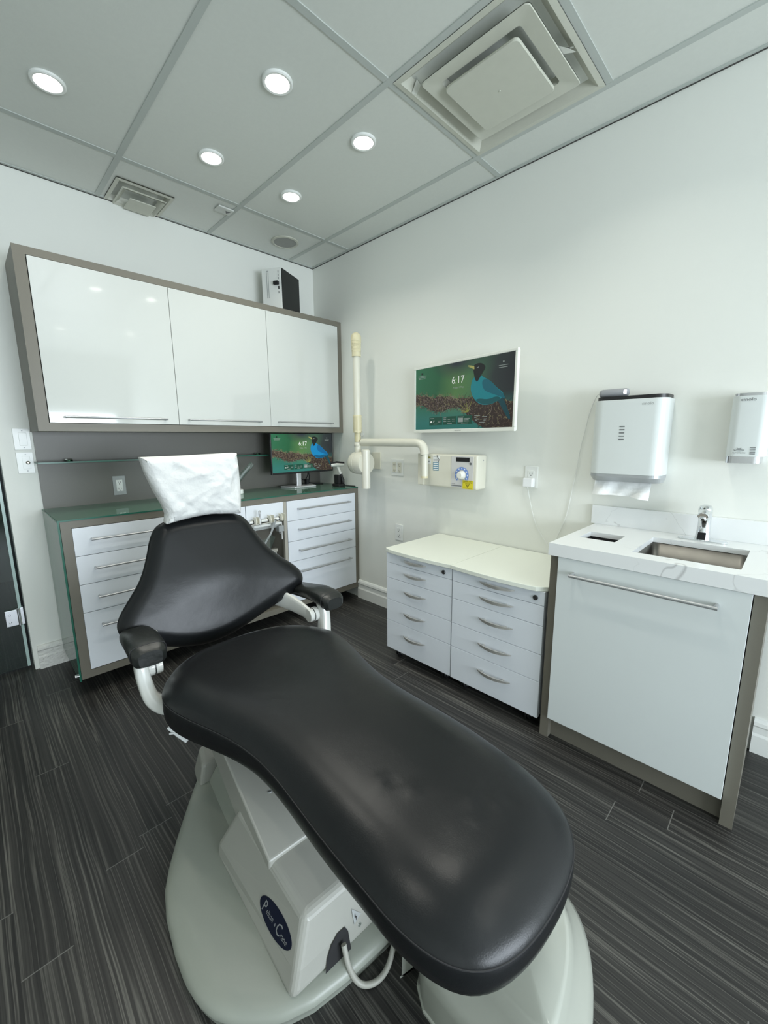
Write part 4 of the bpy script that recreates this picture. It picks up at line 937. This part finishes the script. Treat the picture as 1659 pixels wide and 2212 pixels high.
def resample(pts, n, closed=True):
    P_ = [Vector(p) for p in pts]; 
    if closed: P_.append(P_[0])
    d = [0]
    for a, b in zip(P_[:-1], P_[1:]): d.append(d[-1]+(b-a).length)
    out = []; k = 0
    for i in range(n):
        t_ = d[-1]*i/n
        while d[k+1] < t_: k += 1
        f = (t_-d[k])/max(1e-9, d[k+1]-d[k]); out.append(P_[k].lerp(P_[k+1], f))
    return out
def cushion(outline, prof, spine, fn, inner, crown, n=160, bottom=None):
    """outline: closed 2D points. prof: [(inset, h)...] from the top edge inwards->outwards->under. fn(p2, h) -> world"""
    P_ = resample(outline, n); N_ = []
    ar = sum(P_[i].x*P_[(i+1) % n].y-P_[(i+1) % n].x*P_[i].y for i in range(n)); sg = 1 if ar > 0 else -1
    for i in range(n):
        t_ = (P_[(i+2) % n]-P_[(i-2) % n]).normalized(); N_.append(Vector((t_.y, -t_.x))*sg)
    d0, h0 = prof[0]; edge = [P_[i]-N_[i]*d0 for i in range(n)]
    mb = MB()
    rings = [[fn(P_[i]-N_[i]*d, h) for i in range(n)] for d, h in prof]
    dl, hl = prof[-1]; last = [P_[i]-N_[i]*dl for i in range(n)]
    for s_ in (.6, .05): rings.append([fn(spine(e).lerp(e, s_), hl) for e in last])
    # interior of the top: a regular grid triangulated inside the edge loop
    from mathutils.geometry import delaunay_2d_cdt
    def inside(x, y):
        c = False; j = n-1
        for i in range(n):
            a_, b_ = edge[i], edge[j]
            if (a_.y > y) != (b_.y > y) and x < (b_.x-a_.x)*(y-a_.y)/(b_.y-a_.y)+a_.x: c = not c
            j = i
        return c
    st = inner; x0 = min(e.x for e in edge); x1 = max(e.x for e in edge); y0 = min(e.y for e in edge); y1 = max(e.y for e in edge)
    pts = []; y = y0+st*.5; row = 0
    while y < y1:
        x = x0+st*(.5 if row % 2 else 0)
        while x < x1:
            if inside(x, y) and min((e.x-x)**2+(e.y-y)**2 for e in edge) > (st*.55)**2: pts.append(Vector((x, y)))
            x += st
        y += st*.87; row += 1
    vo, eo, fo_, *_ = delaunay_2d_cdt(edge+pts, [(i, (i+1) % n) for i in range(n)], [list(range(n))], 1, 1e-6)
    top = []
    dm = max(min((e-v).length for e in edge) for v in pts) if pts else 1
    for v in vo:
        d = min(1, min((e-v).length for e in edge)/dm); top.append(fn(v, h0+crown*(1-(1-d)**2)))
    base = len(mb.v); mb.v += [Vector(p) for p in top]
    for f in fo_: mb.f.append([base+i for i in f]); mb.m.append(0); mb.sm.append(True)
    mb.rings(rings, cap0=False, cap1=True)
    bm = bmesh.new(); vv = [bm.verts.new(v) for v in mb.v]
    for f in mb.f:
        try: q = bm.faces.new([vv[i] for i in f]); q.smooth = True
        except ValueError: pass
    bmesh.ops.remove_doubles(bm, verts=bm.verts, dist=1e-5); bm.verts.index_update()
    out = MB(); out.v = [v.co.copy() for v in bm.verts]; out.f = [[v.index for v in f.verts] for f in bm.faces]; out.m = [0]*len(out.f); out.sm = [True]*len(out.f); bm.free()
    return out

# seat and leg cushion
import numpy as np
sp_ = [.53391, .54797, .55908, .51975]
zco = np.polyfit([0, .3, .65, 1], sp_, 3); wco = np.polyfit(np.linspace(0, 1, 8), [.35081, .3142, .29616, .24273, .22133, .22676, .22284, .27118], 7)
SL = 1.2835; re_, fe_ = .21839, .16101
def halfw(u):
    c = 1.0
    if u < re_: c *= max(0, 1-((re_-u)/re_)**2.3)**(1/2.3)
    if u > 1-fe_: c *= max(0, 1-((u-1+fe_)/fe_)**2.3)**(1/2.3)
    return float(np.polyval(wco, u))*c
us = [(1-math.cos(PI*i/90))/2 for i in range(91)]
outl = [(u*SL, halfw(u)) for u in us]+[(u*SL, -halfw(u)) for u in us[::-1][1:-1]]
def zs_(u): return float(np.polyval(zco, min(1, max(0, u/SL))))
dents = [(1.015, -.055, .018, .0035), (1.03, -.02, .014, .0025), (1.10, .02, .018, .003), (1.085, .06, .012, .003), (1.13, -.01, .010, .0025), (1.14, .055, .014, .003), (1.15, .08, .010, -.003), (.95, -.09, .02, .003), (.965, -.075, .009, -.004), (1.12, .035, .009, -.0035)]
def seatf(p, h):
    z = zs_(p.x)+h
    k = max(0, 1-p.x/(SL*.5)); 
    if h < -.047: z -= .0375*k*min(1, (-.047-h)/.05)
    if h > -.02:
        for (a, b, r_, q) in dents: z += .6*q*math.exp(-((p.x-a)**2+(p.y-b)**2)/(r_*r_))
        z -= .010*math.exp(-((p.y/.14)**2))*math.exp(-((p.x-.32)/.22)**2)
    return C2(p.x, p.y, z)
prof = [(.115, 0), (.095, -.0015), (.075, -.005), (.056, -.0105), (.039, -.0175), (.025, -.025), (.014, -.032), (.006, -.039), (.001, -.045), (.0, -.047), (.0018, -.0495), (.0, -.052), (-.0015, -.060), (-.002, -.078), (.0, -.093), (.005, -.106), (.014, -.115), (.032, -.120)]
spine = lambda e: Vector((min(SL-.23, max(.23, e.x)), 0))
inner = .014
mb = cushion(outl, prof, spine, seatf, inner, .004, n=220)
ob('seat_cushion', mb, LEATHER, CH)
mb = MB(); P_ = resample(outl, 220); mb.tube([seatf(p, -.0495) for p in P_]+[seatf(P_[0], -.0495)], .0016, 6); ob('seam_piping', mb, SEAM, CH)

# backrest
U0, ZA, U1, ZB = -.10, .50, -.25, .98
sl_ = (U1-U0)/(ZB-ZA); ln = math.hypot(1, sl_); NB = (1/ln, -sl_/ln)     # outward (towards the sitter): +u, slightly up
def backf(p, h):
    v, z = p.x, p.y; u = U0+(z-ZA)*sl_
    wing = .30*max(0, abs(v+.01)-.10)**2*1.0
    lum = .012*math.exp(-((z-.72)/.10)**2)*math.exp(-(v/.2)**2)
    return C1(u+wing*1.0+NB[0]*h+lum, v, z-NB[1]*0-wing*.0+h*(-sl_)/ln)
bo = [(-.03, .962), (.060, .962), (.125, .950), (.158, .925), (.190, .862), (.222, .805), (.275, .745), (.335, .698), (.368, .655), (.366, .612), (.330, .580), (.26, .555), (.17, .525), (.07, .490), (-.02, .468), (-.11, .466), (-.20, .487), (-.29, .528), (-.362, .565), (-.384, .605), (-.376, .645), (-.335, .695), (-.285, .755), (-.252, .830), (-.228, .905), (-.195, .948), (-.12, .962)]
bo = chaikin(bo, 2)
profb = [(.055, 0), (.045, -.001), (.034, -.005), (.024, -.011), (.014, -.020), (.006, -.030), (.001, -.040), (0, -.046), (.002, -.049), (0, -.052), (.004, -.064), (.012, -.070), (.03, -.075)]
def spb(e): return Vector((e.x*.30, min(.80, max(.60, e.y))))
mb = cushion(bo, profb, spb, backf, 0.014, .006, n=200)
ob('backrest_cushion', mb, LEATHER, CH)
P_ = resample(bo, 200); mb = MB().tube([backf(p, -.049) for p in P_]+[backf(P_[0], -.049)], .0014, 6); ob('seam_piping', mb, SEAM, CH)
# headrest under its paper cover
hb = chaikin([(-.145, .955), (.085, .955), (.105, .99), (.105, 1.12), (.085, 1.17), (-.15, 1.17), (-.165, 1.12), (-.150, .99)], 2)
def headf(p, h): return C1(-.255-(p.y-1.05)*.12+NB[0]*h, p.x, p.y+.1*h)
mb = cushion(hb, [(.03, .0), (.015, -.006), (.004, -.018), (0, -.035), (.006, -.055), (.03, -.062)], lambda e: Vector((-.05+(e.x+.05)*.3, 1.06)), headf, 0.03, .01, n=80)
ob('headrest', mb, LEATHER, CH)
ob('headrest_bracket', MB().box(-.03, .03, -.01, .01, 0, 1).v and MB().rings([[C1(a, b, .90) for a, b in ((-.33, -.05), (-.33, .01), (-.31, .01), (-.31, -.05))], [C1(a, b, 1.03) for a, b in ((-.345, -.05), (-.345, .01), (-.325, .01), (-.325, -.05))]], smooth=False), STEEL, CH)

# paper headrest cover
pc = [(-.232, 1.196), (-.10, 1.197), (.02, 1.200), (.133, 1.203), (.134, 1.14), (.133, 1.06), (.128, 1.0), (.120, .945), (.06, .951), (.0, .958), (-.06, .955), (-.125, .947), (-.176, .938), (-.168, .975), (-.176, 1.01), (-.200, 1.07), (-.220, 1.135)]
def chk(pts, it=1): return pts
random.seed(11)
wr = [(random.uniform(-.2, .12), random.uniform(.96, 1.18), random.uniform(.015, .04), random.uniform(-1, 1), random.uniform(0, PI)) for _ in range(46)]
def coverf(p, h):
    f = 0
    for (a, b, r_, q, th) in wr:
        dx_, dz_ = p.x-a, p.y-b; l_ = dx_*math.cos(th)+dz_*math.sin(th); k_ = -dx_*math.sin(th)+dz_*math.cos(th)
        f += q*.0085*math.exp(-(l_/(r_*2.2))**2-(k_/(r_*.45))**2)
    return C1(-.225-(p.y-1.05)*.13+h+(f if h > -.02 else 0), p.x, p.y)
mb = cushion(pc, [(.020, .006), (.008, -.004), (0, -.020), (.0, -.060), (.012, -.090)], lambda e: Vector((-.05+(e.x+.05)*.25, 1.07)), coverf, 0.0055, .012, n=140)
o = ob('headrest_cover', mb, PAPER, origin=C1(-.26, -.05, .94)); tag(o, 'crumpled white paper cover pulled over the chair headrest', 'paper cover')

# armrests
def armrest(sgn, vc, label_):
    v = vc
    # upholstered pad along the chair
    rs = []; dzp = .010 if sgn < 0 else 0
    for (u, zc, hw, hh) in ((-.165 if sgn < 0 else -.215, .560, .020, .014), (-.15 if sgn < 0 else -.20, .562, .040, .024), (-.09, .577, .050, .027), (0, .592, .053, .029), (.08, .592, .053, .031), (.118, .585, .048, .030), (.130, .583, .034, .022)):
        ring = []
        for i in range(24):
            a = 2*PI*i/24; c, s_ = math.cos(a), math.sin(a); e = .62
            ring.append(C1(u, v+hw*math.copysign(abs(c)**e, c), dzp+zc+hh*math.copysign(abs(s_)**e, s_)+.004*math.sin(u*40)*(1 if s_ < 0 else 0)))
        rs.append(ring)
    pad = ob('armrest_pad', MB().rings(rs), VINYLP, CH)
    ob('end_seam', MB().tube([C1(.100, v+.052*math.copysign(abs(math.cos(a))**.62, math.cos(a)), dzp+.588+.031*math.copysign(abs(math.sin(a))**.62, math.sin(a))) for a in [2*PI*i/40 for i in range(41)]], .0014, 5), SEAM, pad)
    # cast post curving in under the seat
    v = v+.016*sgn if sgn < 0 else v-.012
    pts = [(.045, v, .565), (.055, v+.002*sgn, .52), (.065, v-.004*sgn, .47), (.075, v-.014*sgn, .425), (.085, v-.050*sgn, .388), (.095, v-.110*sgn, .378), (.10, v-.17*sgn, .38)]
    P3 = [C1(*p) for p in pts]; wd_ = [(.026, .020), (.028, .021), (.029, .022), (.031, .024), (.034, .026), (.036, .026), (.036, .026)]
    def sm3(P3, W3):
        q, w2 = [P3[0]], [W3[0]]
        for i in range(len(P3)-1):
            a, b = P3[i], P3[i+1]; wa, wb_ = W3[i], W3[i+1]
            q += [a*.75+b*.25, a*.25+b*.75]; w2 += [tuple(x*.75+y*.25 for x, y in zip(wa, wb_)), tuple(x*.25+y*.75 for x, y in zip(wa, wb_))]
        return q+[P3[-1]], w2+[W3[-1]]
    for _ in range(2): P3, wd_ = sm3(P3, wd_)
    rs = []; au = Vector((A1.x, A1.y, 0))
    for i, p in enumerate(P3):
        t_ = (P3[min(i+1, len(P3)-1)]-P3[max(i-1, 0)]).normalized(); b_ = t_.cross(au).normalized(); a_ = b_.cross(t_).normalized()
        w1, w2 = wd_[i]; ring = []
        for k in range(16):
            a = 2*PI*k/16; c, s_ = math.cos(a), math.sin(a)
            ring.append(p+a_*w1*math.copysign(abs(c)**.6, c)+b_*w2*math.copysign(abs(s_)**.6, s_))
        rs.append(ring)
    ob('armrest_post', MB().rings(rs), CASTW, CH)
    hv = v-sgn*.020
    hub = MB()
    def dcyl(mb, v0, v1, r_, u_, z_, n=28):
        mb.rings([[C1(u_+r_*rr*math.cos(2*PI*i/n), vv, z_+r_*rr*math.sin(2*PI*i/n)) for i in range(n)] for vv, rr in ((v0, .96), (v0+(v1-v0)*.1, 1), (v0+(v1-v0)*.9, 1), (v1, .94))])
    dcyl(hub, hv, hv-sgn*.018, .030, .03, .515); ob('pivot_hub', hub, CASTW, CH)
    k2 = MB(); dcyl(k2, hv-sgn*.018, hv-sgn*.022, .028, .03, .515); ob('pivot_gap', k2, DARKG, CH)
    k3 = MB(); dcyl(k3, hv-sgn*.022, hv-sgn*.042, .029, .03, .515); ob('pivot_cap', k3, CASTW, CH)
armrest(-1, -.338, 'left'); armrest(1, .352, 'right')
# back bracket reaching from the right pivot behind the backrest, and its left twin
for sg, v0 in ((1, .288), (-1, -.298)):
    rs = []
    for (u, v, z, hh, hv) in ((.045, v0, .515, .022, .008), (.03, v0, .515, .029, .009), (-.02, v0-.004*sg, .525, .030, .010), (-.09, v0-.015*sg, .535, .036, .012), (-.16, v0-.035*sg, .545, .040, .012), (-.22, v0-.07*sg, .555, .042, .012), (-.235, v0-.16*sg, .56, .042, .012)):
        rs.append([C1(u+hv*c*.2, v+hv*c, z+hh*s_) for c, s_ in [(math.copysign(abs(math.cos(2*PI*i/16))**.6, math.cos(2*PI*i/16)), math.copysign(abs(math.sin(2*PI*i/16))**.6, math.sin(2*PI*i/16))) for i in range(16)]])
    ob('back_bracket', MB().rings(rs), CASTW, CH)
ob('back_plate', MB().prism([(-.22, .50), (.18, .50), (.16, .80), (-.20, .80)], 0, .025, fn=lambda a, b, c: C1(U0+(b-ZA)*sl_-.085-c, a, b)), DARKG, CH)

# base plate
bo_ = chaikin([(.02, -.20), (.10, -.255), (.30, -.375), (.42, -.425), (.61, -.435), (.72, -.415), (.79, -.365), (.86, -.27), (.885, -.1), (.885, .22), (.80, .34), (.6, .41), (.4, .40), (.25, .33), (.05, .22), (.0, 0)], 1)
mb = cushion(bo_, [(.10, .058), (.05, .055), (.02, .050), (.008, .044), (.001, .034), (0, .028), (.006, .018), (.008, .0)], lambda e: Vector((min(.7, max(.2, e.x)), e.y*.2)), lambda p, h: C1(p.x, p.y, h), 0.04, .012, n=140)
ob('base_plate', mb, ENAMELB, CH)
def hexa(bot, top, z0, z1, mi=0):
    mb = MB(); mb.rings([[C1(u, v, z0 if not isinstance(z0, (list, tuple)) else z0[i]) for i, (u, v) in enumerate(bot)], [C1(u, v, z1[i] if isinstance(z1, (list, tuple)) else z1) for i, (u, v) in enumerate(top)]], smooth=False); return mb
ob('pump_cover', hexa([(.10, -.20), (.60, -.24), (.60, .22), (.10, .20)], [(.12, -.17), (.60, -.21), (.60, .2), (.12, .18)], .05, [.115, .115, .115, .115]), ENAMELB, CH, bevel=.012, seg=3)
ob('rear_housing', hexa([(-.02, -.215), (.115, -.235), (.115, -.06), (-.02, -.06)], [(.0, -.19), (.105, -.215), (.105, -.07), (.0, -.07)], .02, .125), ENAMEL, CH, bevel=.014, seg=3)
# inclined lift arm
def armbox(pts_uz, v0, v1, mbt):
    n = len(pts_uz); mbt.rings([[C1(u, v0, z) for u, z in pts_uz], [C1(u, v1, z) for u, z in pts_uz]], smooth=False); return mbt
ob('lift_arm', armbox([(.655, .215), (.22, .415), (.12, .415), (.12, .36), (.58, .10), (.655, .12)], -.222, .19, MB()), ENAMEL, CH, bevel=.006, seg=3)
# front housing of the lift
fh = MB()
bot = [(.40, -.272), (.845, -.272), (.845, .235), (.40, .235)]; mid = [(.405, -.268), (.832, -.250), (.832, .215), (.405, .225)]; top = [(.47, -.225), (.800, -.205), (.800, .175), (.47, .19)]
fh.rings([[C1(u, v, .052) for u, v in bot], [C1(u, v, z) for (u, v), z in zip(mid, (.10, .10, .10, .10))], [C1(u, v, z) for (u, v), z in zip(top, (.235, .185, .185, .235))]], smooth=False)
fho = ob('lift_housing', fh, ENAMEL, CH, bevel=.016, seg=4)
# badge: plane of the left face of the housing
pA, pB, pC_ = C1(.405, -.268, .10), C1(.832, -.250, .10), C1(.800, -.205, .185)
bx_ = (pB-pA).normalized(); nn = (pC_-pB); nb = nn.cross(bx_).normalized()
if nb.dot(Vector((-S1.x, -S1.y, 0))) < 0: nb = -nb
by_ = nb.cross(bx_) if nb.cross(bx_).z > 0 else -nb.cross(bx_)
cB = C1(.722, -.2435, .1235)
cB = cB+nb*((pB-cB).dot(nb))
def bad(x, y, d=.0022): return cB+bx_*x+by_*y+nb*d
mb = MB(); n = 40; mb.rings([[bad(.072*math.cos(2*PI*i/n), .026*math.sin(2*PI*i/n), -.002) for i in range(n)], [bad(.072*math.cos(2*PI*i/n), .026*math.sin(2*PI*i/n)) for i in range(n)]], smooth=False)
ob('name_badge', mb, NAVY, CH)
mb = MB(); fnb = lambda x0, y0: (lambda x, y: bad(x0+x, y0+y, .0030))
textmesh('P', .036, fnb(-.050, -.001), mb, shear=.25, ex=.8); textmesh('elton', .019, fnb(-.022, -.002), mb, shear=.25, ex=.8); textmesh('&', .010, fnb(.003, -.004), mb, shear=.2); textmesh('C', .036, fnb(.018, -.002), mb, shear=.25, ex=.8); textmesh('rane', .019, fnb(.043, -.004), mb, shear=.25, ex=.8)
ob('badge_lettering', mb, SILVERP, CH, fix=False)
# front face: dark of the cable hole painted as a flat black patch, sticker, screw
pE, pF, pG = C1(.832, -.250, .10), C1(.832, .215, .10), C1(.800, -.205, .185)
f0 = C1(.845, -.272, .052)
def ff(v, z, d=.0015):   # on the lower/upper front facet
    u = .845-(z-.052)*.27 if z < .10 else .832-(z-.10)*.376
    return C1(u+d, v, z)
arch = [(-.185, .054), (-.175, .080), (-.160, .098), (-.140, .108), (-.118, .108), (-.112, .095), (-.112, .054)]
mb = MB().add([ff(a, b, .003) for a, b in arch], [list(range(len(arch)))]); ob('cable_hole_dark', mb, BLACKM, CH, fix=False)
mb = MB().add([ff(a, b, .0025) for a, b in ((-.093, .095), (-.070, .105), (-.092, .128))], [(0, 1, 2)]); ob('shock_sticker', mb, PLASTG, CH, fix=False)
mb = MB().add([ff(a, b, .0032) for a, b in ((-.0865, .100), (-.082, .108), (-.085, .109), (-.086, .116), (-.089, .108), (-.086, .107))], [list(range(6))]); ob('bolt_print', mb, INK, CH, fix=False)
mb = MB().lathe([(.005, -.001), (.005, .002), (0, .003)], ff(-.078, .083, .001), 'y', 14); ob('screw', mb, CHROME, CH)
pS = C1(.52, -.150, .277); mb = MB().lathe([(.007, 0), (.006, .003), (.003, .001), (0, .001)], pS, 'z', 16); ob('screw', mb, PLASTG, CH)
# under-seat structure linking arm and cushion
ob('seat_frame', armbox([(.10, .40), (.10, .425), (1.10, .425), (1.10, .40)], -.14, .14, MB()), DARKG, CH)
ob('seat_subframe', armbox([(.08, .37), (.08, .41), (.30, .41), (.30, .37)], -.20, .20, MB()), DARKG, CH)

# cables on the floor
o = ob('grey_hose', MB().tube([C1(.850, -.135, .092), C1(.872, -.138, .05), C1(.895, -.125, .014), C1(.915, -.095, .010), C1(.915, -.055, .010), C1(.90, -.02, .035), C1(.885, .02, .10)], .0065, 12, smooth_path=2), CABLEG); tag(o, 'thick grey hose looping out of the front of the chair base', 'hose')
o = ob('yellow_hose', MB().tube([C1(.886, .005, .030), C1(.898, .01, .008), C1(.918, .03, .007), C1(.930, .07, .007), C1(.925, .12, .012), C1(.91, .16, .02)], .0055, 12, smooth_path=2), CABLEY); tag(o, 'yellow hose lying beside the grey one under the footrest', 'hose')
# white connector hanging under the left armrest post
t = thing('cable_connector', 'small white ragged connector hanging under the seat by the left armrest post', 'connector', C1(.17, -.30, .34))
ob('connector_body', MB().tube([C1(.15, -.315, .352), C1(.18, -.292, .335), C1(.205, -.276, .315)], [.006, .011, .007], 8), TOWEL, t)
ob('connector_pin', MB().tube([C1(.158, -.318, .356), C1(.165, -.300, .350)], .003, 6), TOWEL, t)
ob('connector_pin', MB().tube([C1(.170, -.318, .342), C1(.18, -.295, .340)], .003, 6), TOWEL, t)

# floor junction box
t = thing('junction_box', 'glossy off-white domed floor box half under the chair footrest', 'floor box', C1(1.15, .17, 0))
jo = chaikin([(.940, -.045), (.945, .30), (1.05, .385), (1.16, .372), (1.24, .30), (1.30, .17), (1.34, .0), (1.33, -.03), (1.15, -.04)], 2)
jo = [(.942, -.040)]+[p for p in jo if not (p[0] < .97 and p[1] < .0)]
jc = Vector((1.13, .14))
def jr(k, z): return [C1(jc.x+(a-jc.x)*k, jc.y+(b-jc.y)*k, z) for a, b in jo]
ob('flange', MB().rings([jr(1.0, 0), jr(1.0, .006), jr(.985, .010), jr(.96, .010)], smooth=False), ENAMELG, t)
ob('box_cover', MB().rings([jr(.985, .006), jr(.978, .080), jr(.962, .094), jr(.90, .108), jr(.80, .128), jr(.72, .150), jr(.66, .172), jr(.60, .180), jr(.3, .186), jr(.02, .187)]), ENAMELG, t, label='glossy domed lid')
